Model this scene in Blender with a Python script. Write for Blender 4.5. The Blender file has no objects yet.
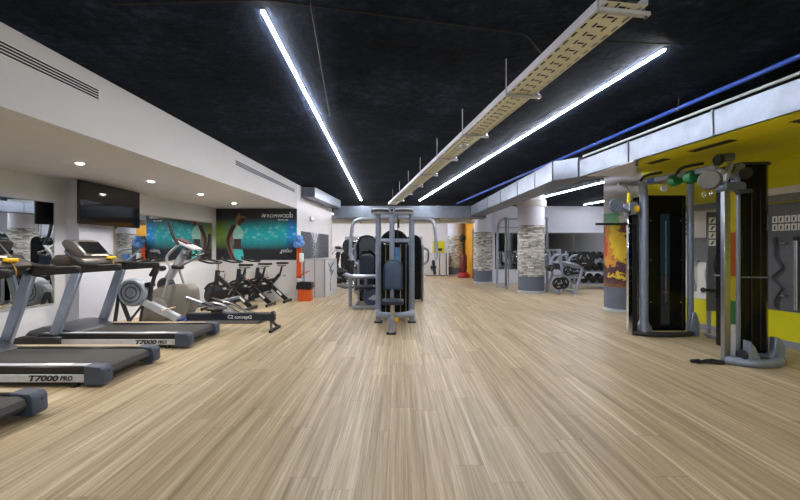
import bpy, bmesh, math, random
from mathutils import Vector, Matrix
random.seed(7)
SC = bpy.context.scene
COL = SC.collection
# ------------------------------------------------------------------ camera, world, exposure
FPX = 390.0            # focal length in pixels of the 800 px wide frame
EYE = 1.3              # camera height
cam_d = bpy.data.cameras.new('camera'); cam = bpy.data.objects.new('camera', cam_d); COL.objects.link(cam)
cam.location = (0, 0, EYE); cam.rotation_euler = (math.pi / 2, 0, 0)
cam_d.sensor_width = 36; cam_d.lens = 36 * FPX / 800; cam_d.clip_start = .05; cam_d.clip_end = 200
SC.camera = cam
SC.view_settings.view_transform = 'Standard'; SC.view_settings.look = 'None'
SC.view_settings.gamma = 1; SC.view_settings.use_curve_mapping = False
SC.view_settings.exposure = 0.95
W = bpy.data.worlds.new('world'); SC.world = W; W.use_nodes = True
W.node_tree.nodes['Background'].inputs[0].default_value = (.93, .95, 1, 1)
W.node_tree.nodes['Background'].inputs[1].default_value = 1.0
LED_POWER = 115.0
DOWN_POWER = 34.0

# ------------------------------------------------------------------ helpers
def P(px, py, d):                    # direction of a photo pixel, taken to depth d
    return Vector(((px - 400) / FPX * d, d, EYE - (py - 250) / FPX * d))
def lin(h):
    h = h.lstrip('#'); o = []
    for i in (0, 2, 4):
        c = int(h[i:i + 2], 16) / 255
        o.append(c / 12.92 if c <= .04045 else ((c + .055) / 1.055) ** 2.4)
    return (*o, 1)

class NT:
    def __init__(s, name):
        s.m = bpy.data.materials.new(name); s.m.use_nodes = True
        s.t = s.m.node_tree; s.b = s.t.nodes['Principled BSDF']
    def n(s, typ, **kw):
        x = s.t.nodes.new(typ)
        for k, v in kw.items(): setattr(x, k, v)
        return x
    def link(s, a, b): s.t.links.new(a, b)
    def setin(s, sock, v):
        if hasattr(v, 'is_output'): s.link(v, sock)
        else: sock.default_value = v
    def math(s, op, a, b=0.0, c=None, clamp=False):
        x = s.n('ShaderNodeMath', operation=op, use_clamp=clamp); s.setin(x.inputs[0], a); s.setin(x.inputs[1], b)
        if c is not None: s.setin(x.inputs[2], c)
        return x.outputs[0]
    def mix(s, f, a, b, blend='MIX'):
        x = s.n('ShaderNodeMix', data_type='RGBA', blend_type=blend)
        s.setin(x.inputs[0], f); s.setin(x.inputs[6], a); s.setin(x.inputs[7], b)
        return x.outputs[2]
    def noise(s, vec=None, scale=5, detail=3, rough=.5):
        x = s.n('ShaderNodeTexNoise'); x.inputs['Scale'].default_value = scale
        x.inputs['Detail'].default_value = detail; x.inputs['Roughness'].default_value = rough
        if vec is not None: s.link(vec, x.inputs['Vector'])
        return x.outputs[0]
    def coord(s, k='Object'): return s.n('ShaderNodeTexCoord').outputs[k]
    def ramp(s, f, stops):
        x = s.n('ShaderNodeValToRGB'); e = x.color_ramp.elements
        while len(e) < len(stops): e.new(.5)
        for i, (p, c) in enumerate(stops): e[i].position = p; e[i].color = c
        s.link(f, x.inputs[0]); return x.outputs[0]
    def bump(s, h, strength=.2, dist=.01):
        x = s.n('ShaderNodeBump'); x.inputs['Strength'].default_value = strength; x.inputs['Distance'].default_value = dist
        s.link(h, x.inputs['Height']); s.link(x.outputs[0], s.b.inputs['Normal'])

MATS = {}
def mat(name, hexc, rough=.5, metal=0, var=.08, scale=14, bump=0, spec=.5, coat=0):
    if name in MATS: return MATS[name]
    k = NT(name); c = lin(hexc)
    lo = tuple(max(0, v * (1 - var)) for v in c[:3]) + (1,); hi = tuple(min(1, v * (1 + var)) for v in c[:3]) + (1,)
    f = k.noise(k.coord(), scale, 4, .6)
    k.link(k.ramp(f, [(.3, lo), (.7, hi)]), k.b.inputs['Base Color'])
    k.b.inputs['Roughness'].default_value = rough; k.b.inputs['Metallic'].default_value = metal
    k.b.inputs['Specular IOR Level'].default_value = spec; k.b.inputs['Coat Weight'].default_value = coat
    if bump: k.bump(k.noise(k.coord(), scale * 6, 3), bump, .004)
    MATS[name] = k.m; return k.m
def emit(name, hexc, strength):
    k = NT(name); k.b.inputs['Base Color'].default_value = lin(hexc)
    k.b.inputs['Emission Color'].default_value = lin(hexc); k.b.inputs['Emission Strength'].default_value = strength
    MATS[name] = k.m; return k.m

class MB:
    def __init__(s): s.v = []; s.f = []
    def add(s, vs, fs):
        b = len(s.v); s.v += [Vector(v) for v in vs]; s.f += [[i + b for i in f] for f in fs]; return s
    def box(s, x0, x1, y0, y1, z0, z1):
        return s.add([(x0, y0, z0), (x1, y0, z0), (x1, y1, z0), (x0, y1, z0), (x0, y0, z1), (x1, y0, z1), (x1, y1, z1), (x0, y1, z1)],
                     [(0, 3, 2, 1), (4, 5, 6, 7), (0, 1, 5, 4), (1, 2, 6, 5), (2, 3, 7, 6), (3, 0, 4, 7)])
    def bar(s, p, q, w, h, up=(0, 0, 1)):
        p, q = Vector(p), Vector(q); d = (q - p).normalized(); u = Vector(up)
        if abs(d.dot(u)) > .98: u = Vector((0, 1, 0))
        r = d.cross(u).normalized(); u = r.cross(d).normalized(); vs = []
        for c in (p, q):
            for a, b in ((-1, -1), (1, -1), (1, 1), (-1, 1)): vs.append(c + r * (a * w / 2) + u * (b * h / 2))
        return s.add(vs, [(0, 1, 2, 3), (7, 6, 5, 4), (0, 4, 5, 1), (1, 5, 6, 2), (2, 6, 7, 3), (3, 7, 4, 0)])
    def tube(s, pts, r, n=10, closed=False):
        pts = [Vector(p) for p in pts]; m = len(pts); rs = r if isinstance(r, (list, tuple)) else [r] * m
        T = []
        for i in range(m):
            a = pts[(i - 1) % m] if (i > 0 or closed) else pts[i]; b = pts[(i + 1) % m] if (i < m - 1 or closed) else pts[i]
            T.append((b - a).normalized())
        u = Vector((0, 0, 1)) if abs(T[0].z) < .9 else Vector((0, 1, 0))
        u = (u - T[0] * u.dot(T[0])).normalized(); vs = []
        for i in range(m):
            u = (u - T[i] * u.dot(T[i])); u = u.normalized() if u.length > 1e-6 else T[i].orthogonal().normalized()
            w = T[i].cross(u)
            for k in range(n):
                a = 2 * math.pi * k / n; vs.append(pts[i] + (u * math.cos(a) + w * math.sin(a)) * rs[i])
        fs = []
        for i in range(m if closed else m - 1):
            j = (i + 1) % m
            for k in range(n): fs.append((i * n + k, i * n + (k + 1) % n, j * n + (k + 1) % n, j * n + k))
        if not closed: fs += [tuple(range(n - 1, -1, -1)), tuple((m - 1) * n + k for k in range(n))]
        return s.add(vs, fs)
    def cyl(s, p, q, r, n=16): return s.tube([p, q], r, n)
    def lathe(s, prof, n=24, c=(0, 0, 0), axis='z', ring=False):
        c = Vector(c); vs = []; fs = []; m = len(prof)
        for r, z in prof:
            for k in range(n):
                a = 2 * math.pi * k / n; x, y = r * math.cos(a), r * math.sin(a)
                vs.append(c + Vector({'z': (x, y, z), 'y': (x, z, -y), 'x': (z, x, y)}[axis]))
        for i in range(m - 1):
            for k in range(n): fs.append((i * n + k, i * n + (k + 1) % n, (i + 1) * n + (k + 1) % n, (i + 1) * n + k))
        if ring: fs += [((m - 1) * n + k, (m - 1) * n + (k + 1) % n, (k + 1) % n, k) for k in range(n)]
        else: fs += [tuple(range(n - 1, -1, -1)), tuple((m - 1) * n + k for k in range(n))]
        return s.add(vs, fs)
    def ball(s, c, r, n=14, sq=(1, 1, 1)):
        m = n // 2; prof = [(max(.001, math.sin(math.pi * i / m)), -math.cos(math.pi * i / m)) for i in range(m + 1)]
        t = MB().lathe(prof, n); c = Vector(c)
        return s.add([c + Vector((v.x * r * sq[0], v.y * r * sq[1], v.z * r * sq[2])) for v in t.v], t.f)
    def prism(s, poly, axis, a0, a1):
        n = len(poly); area = sum(poly[i][0] * poly[(i + 1) % n][1] - poly[(i + 1) % n][0] * poly[i][1] for i in range(n))
        if area < 0: poly = poly[::-1]
        mk = {'x': lambda p, a: (a, p[0], p[1]), 'y': lambda p, a: (p[0], a, p[1]), 'z': lambda p, a: (p[0], p[1], a)}[axis]
        vs = [mk(p, a0) for p in poly] + [mk(p, a1) for p in poly]
        return s.add(vs, [tuple(range(n)), tuple(range(2 * n - 1, n - 1, -1))] + [(i, i + n, (i + 1) % n + n, (i + 1) % n) for i in range(n)])
    def xf(s, M): s.v = [M @ v for v in s.v]; return s
    def shift(s, o): o = Vector(o); s.v = [v - o for v in s.v]; return s
    def mesh(s, name, bevel=0, smooth=True, seg=1):
        me = bpy.data.meshes.new(name); bm = bmesh.new()
        vv = [bm.verts.new(v) for v in s.v]
        for f in s.f:
            try: bm.faces.new([vv[i] for i in f])
            except ValueError: pass
        bmesh.ops.recalc_face_normals(bm, faces=bm.faces)
        if bevel:
            ed = [e for e in bm.edges if len(e.link_faces) == 2 and e.calc_face_angle(0) > .6]
            bmesh.ops.bevel(bm, geom=ed, offset=bevel, segments=seg, profile=.5, affect='EDGES', clamp_overlap=True)
        bm.to_mesh(me); bm.free()
        if smooth:
            me.polygons.foreach_set('use_smooth', [True] * len(me.polygons)); me.set_sharp_from_angle(angle=math.radians(38))
        return me
    def build(s, name, material, parent=None, bevel=0, smooth=True, seg=1, world=None):
        if world is not None: s.shift(world)
        me = s.mesh(name, bevel, smooth, seg)
        o = bpy.data.objects.new(name, me); COL.objects.link(o)
        if material: me.materials.append(material)
        if parent: o.parent = parent
        return o

def fil(pts, r=.06, n=5):            # round the corners of a polyline
    pts = [Vector(p) for p in pts]; out = [pts[0]]
    for a, b, c in zip(pts, pts[1:], pts[2:]):
        k1 = min(r, (a - b).length * .45); k2 = min(r, (c - b).length * .45)
        p = b + (a - b).normalized() * k1; q = b + (c - b).normalized() * k2
        for i in range(n + 1):
            t = i / n; out.append(p * (1 - t) ** 2 + b * 2 * t * (1 - t) + q * t * t)
    return out + [pts[-1]]
def tag(o, label=None, cat=None, group=None, kind=None):
    for k, v in (('label', label), ('category', cat), ('group', group), ('kind', kind)):
        if v: o[k] = v
    return o
def thing(name, label, cat, loc=(0, 0, 0), rz=0, group=None, kind=None):
    o = bpy.data.objects.new(name, None); COL.objects.link(o); o.empty_display_size = .1
    o.location = loc; o.rotation_euler = (0, 0, rz); return tag(o, label, cat, group, kind)
def kids(o): return [c for c in bpy.data.objects if c.parent == o]
def copy_tree(o, parent=None):
    c = o.copy(); COL.objects.link(c); c.parent = parent
    for ch in kids(o): copy_tree(ch, c)
    return c
def text_mb(body, size, shear=0, extrude=.001, bold=0, align='LEFT'):
    cu = bpy.data.curves.new('t', 'FONT'); cu.body = body; cu.size = size; cu.shear = shear; cu.extrude = extrude; cu.offset = bold
    cu.align_x = align; cu.resolution_u = 3
    o = bpy.data.objects.new('t', cu); COL.objects.link(o)
    me = o.to_mesh(); m = MB(); m.add([v.co.copy() for v in me.vertices], [tuple(p.vertices) for p in me.polygons])
    o.to_mesh_clear(); bpy.data.objects.remove(o); bpy.data.curves.remove(cu); return m
def rect_round(x0, x1, z0, z1, r, n=5, only_top=False):
    out = []
    for cx, cz, a0, rr in ((x1 - r, z1 - r, 0, r), (x0 + r, z1 - r, 90, r), (x0 + r, z0 + r, 180, r), (x1 - r, z0 + r, 270, r)):
        if only_top and a0 >= 180:
            out.append((x0 if a0 == 180 else x1, z0)); continue
        for i in range(n + 1):
            a = math.radians(a0 + 90 * i / n); out.append((cx + rr * math.cos(a), cz + rr * math.sin(a)))
    return out

# ------------------------------------------------------------------ materials
white = mat('white_paint', '#c6c4c2', .7, var=.02, scale=3)
lavender = mat('pale_lavender_paint', '#cfd0dc', .65, var=.02, scale=3)
warm = mat('cream_plaster', '#d4d4d8', .75, var=.02, scale=3)
orange_w = mat('orange_wall_paint', '#e2a128', .6, var=.05, scale=3)
yellow = mat('yellow_paint', '#d6cf00', .55, var=.04, scale=3)
charcoal = mat('charcoal_powdercoat', '#2a2c30', .45)
black = mat('black_plastic', '#15161a', .42)
blackr = mat('black_rubber', '#121214', .7, bump=.1)
gloss = mat('smoked_acrylic', '#08090d', .16, spec=.2)
silver = mat('silver_powdercoat', '#9aa1ad', .3, metal=.5)
bluegrey = mat('blue_grey_frame', '#8f9aae', .3, metal=.5)
steel = mat('brushed_steel', '#b9bcc2', .25, metal=1)
chrome = mat('chrome', '#d5d8dd', .1, metal=1)
galv = mat('galvanised_steel', '#6d747f', .38, metal=.55, var=.16, scale=5)
greybase = mat('slate_grey_paint', '#5c6270', .6, var=.05)
navy = mat('navy_plastic', '#1d2736', .45)
slatecap = mat('slate_blue_plastic', '#3c4656', .5)
tan = mat('tan_trim', '#a8977c', .5)
beige = mat('beige_plastic', '#79746a', .5)
lgrey = mat('light_grey_plastic', '#b3b6bb', .45)
padblue = mat('blue_grey_vinyl', '#3d4f68', .5, bump=.05)
padedge = mat('dark_navy_vinyl', '#1c2433', .5)
red = mat('red_vinyl', '#9c1c22', .45)
orange = mat('orange_plastic', '#d85a1e', .45)
bluec = mat('blue_plastic', '#1e50b8', .4)
blue_pipe = mat('blue_pipe_paint', '#2447a6', .4)
greenp = mat('green_rubber', '#0b5a2c', .5)
yell_tag = mat('yellow_plastic', '#e0b010', .45)
paper = mat('white_paper', '#e9e8e4', .7, var=.03)
ink = mat('dark_print', '#2a2a2e', .7)
whiteink = mat('white_print', '#e6e8ea', .6)
mirror_m = mat('mirror_glass', '#e8ecec', .015, metal=1, var=.01)
trayc = mat('cream_galvanised_tray', '#dfe0cc', .5, var=.06)
rubber_belt = mat('grey_running_belt', '#2b2928', .6, bump=.15, scale=30)
led_m = emit('led_diffuser', '#f4f6ff', LED_POWER)
down_m = emit('downlight_lens', '#fff4e2', 40.0)

def ceiling_mat():
    k = NT('charcoal_concrete'); co = k.coord()
    a = k.noise(co, 1.1, 6, .65); b = k.noise(co, 12, 5, .7); f = k.math('MULTIPLY_ADD', b, .45, k.math('MULTIPLY', a, .55))
    k.link(k.ramp(f, [(.36, lin('#0b111a')), (.52, lin('#19212f')), (.7, lin('#35415a'))]), k.b.inputs['Base Color'])
    k.b.inputs['Roughness'].default_value = .85; k.b.inputs['Specular IOR Level'].default_value = .08; k.bump(f, .8, .03); return k.m
def floor_mat():
    k = NT('beige_vinyl_plank'); g = k.n('ShaderNodeNewGeometry'); oi = k.n('ShaderNodeObjectInfo')
    rnd = k.math('FRACT', k.math('ADD', k.math('MULTIPLY', oi.outputs['Random'], 7.31), g.outputs['Random Per Island']))
    mp = k.n('ShaderNodeMapping'); mp.inputs['Scale'].default_value = (34, .55, 1)
    off = k.n('ShaderNodeCombineXYZ'); k.link(k.math('MULTIPLY', rnd, 60), off.inputs[1]); k.link(k.math('MULTIPLY', rnd, 31), off.inputs[0])
    k.link(g.outputs['Position'], mp.inputs['Vector']); k.link(off.outputs[0], mp.inputs['Location'])
    a = k.noise(mp.outputs[0], 1.0, 5, .65)
    mp2 = k.n('ShaderNodeMapping'); mp2.inputs['Scale'].default_value = (120, 1.6, 1); k.link(g.outputs['Position'], mp2.inputs['Vector'])
    b = k.noise(mp2.outputs[0], 1, 4, .7)
    mp3 = k.n('ShaderNodeMapping'); mp3.inputs['Scale'].default_value = (16, .22, 1); k.link(g.outputs['Position'], mp3.inputs['Vector'])
    e = k.noise(mp3.outputs[0], 1, 4, .6)
    f = k.math('ADD', k.math('ADD', k.math('MULTIPLY', a, .34), k.math('MULTIPLY', e, .3)), k.math('ADD', k.math('MULTIPLY', b, .32), k.math('MULTIPLY', rnd, .05)))
    c = k.ramp(f, [(.39, lin('#7f6d50')), (.47, lin('#a08d6d')), (.54, lin('#b6a382')), (.63, lin('#d6c8ac'))])
    k.link(c, k.b.inputs['Base Color'])
    k.b.inputs['Roughness'].default_value = .42; k.b.inputs['Specular IOR Level'].default_value = .35
    k.bump(f, .08, .002); return k.m
ceil_m = ceiling_mat(); floor_m = floor_mat()

# ------------------------------------------------------------------ floor of single planks
PW, PL, FROT = .19, 1.25, math.radians(1.47)
floor = MB().box(-7, 12.5, -8, 21.2, -.12, -.006).build('floor', mat('screed', '#57503f', .8))
tag(floor, 'pale beige vinyl plank floor running the length of the gym', 'floor', kind='structure')
def plank_mb(): return MB().box(.0008, PW - .0008, .001, PL - .001, -.006, 0)
plank_me = plank_mb().mesh('plank', smooth=False); plank_me.materials.append(floor_m)
RM = Matrix.Rotation(FROT, 4, 'Z'); spots = []
for i in range(-45, 75):
    off = random.random() * PL
    for j in range(-8, 19):
        p = RM @ Vector((i * PW, j * PL + off, 0)); c = RM @ Vector(((i + .5) * PW, (j + .5) * PL + off, 0))
        if not (-6.2 < c.x < 12 and -8 < c.y < 20.6): continue
        if c.y > 13.7 and c.x < -6: continue
        seen = c.y > 1.8 and abs(c.x) < c.y * 1.03 + .3 and c.x > -4.9 and c.x < 5
        spots.append((c.y if seen else 100 + abs(c.y), p))
spots.sort(key=lambda t: t[0])
for d, p in spots[:300]:
    o = bpy.data.objects.new('plank', plank_me); COL.objects.link(o); o.parent = floor; o.location = p; o.rotation_euler = (0, 0, FROT)
rest = MB()
for d, p in spots[300:]:
    t = plank_mb().xf(Matrix.Translation(p) @ RM); rest.add(t.v, t.f)
tag(rest.build('far_planks', floor_m, floor, smooth=False), kind='stuff')

# ------------------------------------------------------------------ room shell
CZ, SZ = 3.03, 2.396
def struct(name, mb, m, label, cat, smooth=False):
    return tag(mb.build(name, m, smooth=smooth), label, cat, kind='structure')
def XB(d): return -3.157 + .0436 * d         # bulkhead face
def XL(d): return -5.787 + .0923 * d         # left wall
def XR(d): return 6.163 - .19 * d            # right wall
def XS(d): return -2.71 + .105 * (d - 10.26) # side wall beyond the poster wall
def wallstrip(pts, z0, z1, th=.12):          # vertical slab along a plan polyline, thickness to the left of travel
    m = MB()
    for (a, b) in zip(pts, pts[1:]):
        a, b = Vector((*a, 0)), Vector((*b, 0)); n = (b - a).normalized(); n = Vector((-n.y, n.x, 0)) * th
        q = [a, b, b + n, a + n]
        m.add([(*v.xy, z0) for v in q] + [(*v.xy, z1) for v in q],
              [(3, 2, 1, 0), (4, 5, 6, 7), (0, 1, 5, 4), (1, 2, 6, 5), (2, 3, 7, 6), (3, 0, 4, 7)])
    return m
struct('ceiling', MB().box(-7, 12.5, -8, 21.2, CZ, CZ + .15), ceil_m, 'rough charcoal painted concrete ceiling slab', 'ceiling')
struct('wall_left', wallstrip([(XL(-8), -8), (XL(10.26), 10.26)], 0, SZ), warm, 'cream wall with mirrors behind the treadmills', 'wall')
struct('ceiling_soffit', MB().prism([(XL(-8), -8), (XL(10.26), 10.26), (XB(10.26) - .001, 10.26), (XB(-8) - .001, -8)], 'z', SZ - .003, SZ - .0005), warm,
       'low cream soffit with round downlights over the treadmills', 'ceiling')
struct('wall_bulkhead', wallstrip([(XB(-8), -8), (XB(10.26), 10.26)], SZ, CZ, .1), mat('bulkhead_paint', '#aeaca9', .7, var=.02, scale=3), 'long white bulkhead face with two slot grilles under the dark ceiling', 'wall')
struct('wall_poster', MB().box(XL(10.26) - .1, XB(10.26), 10.26, 10.38, 0, CZ), white, 'white end wall carrying the large turquoise poster', 'wall')
struct('wall_side', wallstrip([(XS(10.26), 10.261), (XS(13.57), 13.57), (-6.2, 13.57)], 0, CZ), white, 'white side wall carrying the black and white tunnel print', 'wall')
struct('wall_rear_left', MB().box(-6.3, -6.2, 13.57, 20.6, 0, CZ), white, 'plain white wall far along the rear room', 'wall')
struct('wall_back', MB().box(-6.3, 3.5, 20.6, 20.75, 0, CZ), mat('lightened_white_paint', '#dedddc', .7, var=.02, scale=3), 'white rear wall beyond the machines', 'wall')  # lighter copy of the wall white, standing in for brighter rear light
struct('wall_orange', MB().box(3.35, 3.5, 15.56, 20.6, 0, CZ), orange_w, 'orange painted wall beside the stone clad columns', 'wall')
struct('wall_free_weights', MB().box(3.35, 12.2, 15.4, 15.55, 0, CZ), lavender, 'pale lavender wall with mirror behind the dumbbell rack', 'wall')
struct('wall_free_side', MB().box(12.0, 12.15, -8, 15.4, 0, CZ), lavender, 'pale wall at the far side of the free weight area', 'wall')
struct('wall_right', wallstrip([(XR(7.6), 7.6), (XR(-8), -8)], 0, CZ, .15), yellow, 'bright yellow wall behind the cable machine', 'wall')
struct('baseboard_right', wallstrip([(XR(7.6) - .015, 7.6), (XR(-2.5) - .015, -2.5)], 0, .09, .014), mat('grey_skirting', '#8b8f99', .5), 'grey skirting along the yellow wall', 'baseboard')
struct('wall_behind', MB().box(-7, 12.2, -8.15, -8, 0, CZ), white, 'white wall at the opposite end of the gym', 'wall')
struct('baseboard_poster', MB().box(XL(10.26), XS(10.26), 10.245, 10.259, 0, .07), white, 'white skirting under the turquoise poster', 'baseboard')
# pilaster that carries the television
struct('wall_pilaster', MB().box(-5.3, -5.02, 6.1, 6.78, 0, SZ), lavender, 'pale lavender pilaster behind the television', 'wall')
# yellow soffit over the cable machine
DZ = 2.47
struct('ceiling_yellow', MB().prism([(5.37, -8), (3.35, 5.07), (3.72, 6.15), (XR(6.15) + .1, 6.15), (XR(-2.5) + .1, -2.5)], 'z', DZ + .05, DZ + .13), yellow,
       'yellow lowered ceiling over the cable machine', 'ceiling')
struct('trim_1', MB().prism([(5.08, -8), (3.1, 5.07), (3.42, 5.6), (5.38, -8)], 'z', DZ - .01, DZ + .003), yellow, 'yellow lowered ceiling band beside the silver duct', 'ceiling')
struct('ceiling_lowered', MB().prism([(2.95, 6.15), (3.7, 6.15), (3.08, 5.1), (3.05, 5.1)], 'z', DZ - .01, DZ + .003), lavender, 'pale end of the lowered ceiling above the column', 'ceiling')
# ------------------------------------------------------------------ ceiling fixtures
def led(p, q, label):
    p, q = Vector(p), Vector(q); t = thing('led_light_strip', label, 'light', p, 0, 'linear ceiling lights')
    d = (q - p).normalized()
    MB().bar((0, 0, -.006), q - p + Vector((0, 0, -.006)), .026, .01).build('housing', lgrey, t, smooth=False)
    MB().bar(d * .01 + Vector((0, 0, -.016)), q - p - d * .01 + Vector((0, 0, -.016)), .022, .009).build('diffuser', led_m, t, smooth=False)
    return t
led((-.985, 2.79, CZ), (-1.34, 13.5, CZ), 'long white light strip on the dark ceiling toward the bulkhead')
led((2.265, 3.33, CZ), (.68, 13.5, CZ), 'long white light strip between cable tray and blue pipe')
led((5.19, 9.6, CZ), (4.62, 12.9, CZ), 'white light strip seen between the two big columns')
led((7.25, 13.1, CZ), (6.98, 14.8, CZ), 'short white light strip over the dumbbell rack')
led((-3.2, 15.4, CZ), (-3.2, 19.6, CZ), 'added unseen white light strip over the rear room beside its wall')  # this strip and the next: assumed, added beyond the duct to light the rear
led((1.2, 15.4, CZ), (1.2, 19.6, CZ), 'added unseen white light strip over the rear white counters')
led((-.63, -7, CZ), (-.9, .9, CZ), 'added unseen white light strip at the opposite end of the gym along the bulkhead')  # pair added behind the camera to help light the room, none seen there
led((3.85, -7, CZ), (2.65, .9, CZ), 'added unseen white light strip at the opposite end of the gym along the duct')
led((-1.0, 15.6, CZ), (-1.0, 19.6, CZ), 'added unseen white light strip over the rear weight machines')  # two further rear strips, added only to brighten the rear room
led((-5.0, 15.6, CZ), (-5.0, 19.6, CZ), 'added unseen white light strip deep in the rear room')
led((6.5, 7.6, CZ), (6.2, 10.3, CZ), 'added unseen white light strip over the plate loaded bench')  # this one and the next added out of view to brighten the free weights
led((8.6, 8.6, CZ), (8.2, 12.6, CZ), 'added unseen white light strip far inside the free weight area')

for i, (x, y) in enumerate(((-4.17, 2.1), (-4.1, 3.5), (-4.03, 4.91), (-3.96, 6.2), (-3.9, 7.63), (-3.87, 9.1))):
    t = thing('downlight', ['downlight in the cream soffit over the front treadmills', 'downlight in the cream soffit over the front treadmills',
              'round recessed downlight in the soffit over a treadmill belt', 'round recessed downlight in the soffit beside the television',
              'round recessed downlight in the soffit above the elliptical trainer', 'round recessed downlight in the soffit near the turquoise poster'][i],
              'light', (x, y, SZ - .0031), 0, 'downlights in the soffit')
    MB().lathe([(.044, -.002), (.05, -.006), (.055, -.004), (.056, 0), (.036, 0)], 20, ring=True).build('trim_ring', white, t)
    MB().lathe([(.001, -.016), (.03, -.013), (.044, -.002), (.044, 0), (.001, 0)], 16).build('lens', down_m, t)
    ld = bpy.data.lights.new('downlight_lamp', 'SPOT'); ld.energy = DOWN_POWER * 2; ld.spot_size = math.radians(130); ld.spot_blend = .8
    ld.shadow_soft_size = .05; ld.color = (1, .95, .87)
    lo = bpy.data.objects.new('downlight_lamp', ld); COL.objects.link(lo); lo.parent = t; lo.location = (0, 0, -.02)

# slot grilles in the bulkhead
def frame_on(xf, slope, d): return (xf(d), d, 0), -math.atan(slope)
def grille(d0, d1, z0, z1, n, label):
    loc, rz = frame_on(XB, .0436, d0); L = (d1 - d0) * math.sqrt(1 + .0436 ** 2)
    t = thing('slot_grille', label, 'vent', (loc[0], loc[1], 0), rz, 'slot grilles in the bulkhead')
    MB().box(.001, .004, 0, L, z0, z1).build('backing', mat('vent_black', '#0c0b0b', .9), t, smooth=False)
    h = (z1 - z0) / n
    for k in range(n + 1):
        z = z0 + k * h; MB().box(.002, .007, 0, L, z - h * .15, z + h * .15).build('slat', white if n > 3 else lgrey, t, smooth=False)
    for y in (0, L): MB().box(.002, .012, y - .006, y + .006, z0 - .006, z1 + .006).build('end_bar', white, t, smooth=False)
grille(1.4, 3.866, 2.785, 2.888, 4, 'black slotted vent grille in the bulkhead above the front treadmills')
grille(6.77, 10.04, 2.778, 2.868, 3, 'grey slotted vent grille in the bulkhead toward the silver duct')

# cable tray
def tray():
    a, b = Vector((1.308, 2.24, 2.72)), Vector((-.255, 12.3, 2.72)); L = (b - a).length; d = (b - a).normalized()
    rz = math.atan2(d.y, d.x) - math.pi / 2
    t = thing('cable_tray', 'cream perforated cable tray hanging from the ceiling on rods', 'cable tray', a, rz)
    w = .13; cols = [-w, -.116, -.1, -.062, -.046, .046, .062, .1, .116, w]; m = MB()
    pitch = .1; n = int(L / pitch)
    for i in range(n):
        y0 = i * pitch
        for c0, c1, hole in ((-w, -.116, None), (-.116, -.1, (0.02, .08)), (-.1, -.05, None), (-.05, -.034, (.01, .06)), (-.034, -.024, None), (-.024, .024, (.035, .052)), (.024, .034, None), (.034, .05, (.04, .09)), (.05, .1, None), (.1, .116, (.02, .08)), (.116, w, None)):
            segs = [(0, pitch)] if hole is None else [(0, hole[0]), (hole[1], pitch)]
            for s0, s1 in segs:
                m.add([(c0, y0 + s0, 0), (c1, y0 + s0, 0), (c1, y0 + s1, 0), (c0, y0 + s1, 0)], [(0, 1, 2, 3)])
    m.build('tray_base', trayc, t, smooth=False)
    for s in (-1, 1):
        MB().box(s * w - .002, s * w + .002, 0, n * pitch, 0, .06).build('side_rail', lavender, t, smooth=False)
    for sgn in (-1, 1):
        MB().box(sgn * .05 - .03, sgn * .05 + .03, .02, n * pitch, .006, .03).build('cable_bundle', mat('cable_sheath', '#3a3a3c', .6), t)
    y = .06
    while y < L - .3:
        h = MB().box(-.15, .19, y - .018, y + .018, -.03, -.004).build('hanger', lgrey, t, bevel=.004)
        MB().cyl((-.145, y, -.03), (-.145, y, CZ - 2.72), .006, 8).build('rod', lgrey, h)
        MB().cyl((.165, y, -.04), (.165, y, .03), .012, 8).build('bolt', steel, h)
        y += 1.268
    return t
tray()
t = thing('smoke_detector', 'small white dome detector fixed under the cable tray', 'detector', (.845, 5.16, 2.715))
MB().lathe([(.001, -.075), (.03, -.07), (.05, -.055), (.05, -.045)], 20).build('dome', lgrey, t)
MB().lathe([(.05, -.045), (.062, -.045), (.062, -.03), (.02, -.03), (.02, 0)], 20).build('base', white, t)

# blue pipe, grey conduit
def XP(d): return 3.3 - .131 * (d - 3.2)
t = thing('blue_pipe', 'blue painted pipe running under the ceiling above the duct', 'pipe', (0, 0, 2.9))
MB().cyl((XP(-7.9), -7.9, 0), (XP(13.4), 13.4, 0), .024, 14).build('pipe', blue_pipe, t)
for k in range(8):
    d = 1.5 + 1.45 * k
    h = MB().lathe([(.0245, -.015), (.03, -.015), (.03, .015), (.0245, .015)], 14, (XP(d), d, 0), 'y', True).build('pipe_clamp', steel, t)
    MB().cyl((XP(d), d, .035), (XP(d), d, CZ - 2.9), .006, 6).build('rod', steel, h)
def XD(d): return 3.842 - .154 * d
tag(MB().cyl((XD(-7.9) + .03, -7.9, 2.79), (XD(6.2) + .03, 6.2, 2.79), .016, 10).build('conduit', lgrey), 'thin grey conduit lying along the top of the duct', 'conduit')
# thin dark conduits on the ceiling
for pts, lab in ((((-2.0, 2.72, CZ - .012), (-.9, 2.68, CZ - .012), (1.0, 3.1, CZ - .012), (1.24, 3.42, CZ - .012)), 'thin black conduit crossing the ceiling beside the light strip'),
                 (((1.5, 3.2, CZ - .012), (2.25, 3.25, CZ - .012)), 'short black conduit feeding the light strip by the tray'),
                 (((-.62, 2.7, CZ - .012), (-.9, 5.0, CZ - .012)), 'thin black conduit parallel to the light strip')):
    tag(MB().tube(fil(pts, .1), .007, 8).build('ceiling_conduit', mat('conduit_black', '#0a0c10', .7)), lab, 'conduit', 'black conduits on the ceiling')

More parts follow.
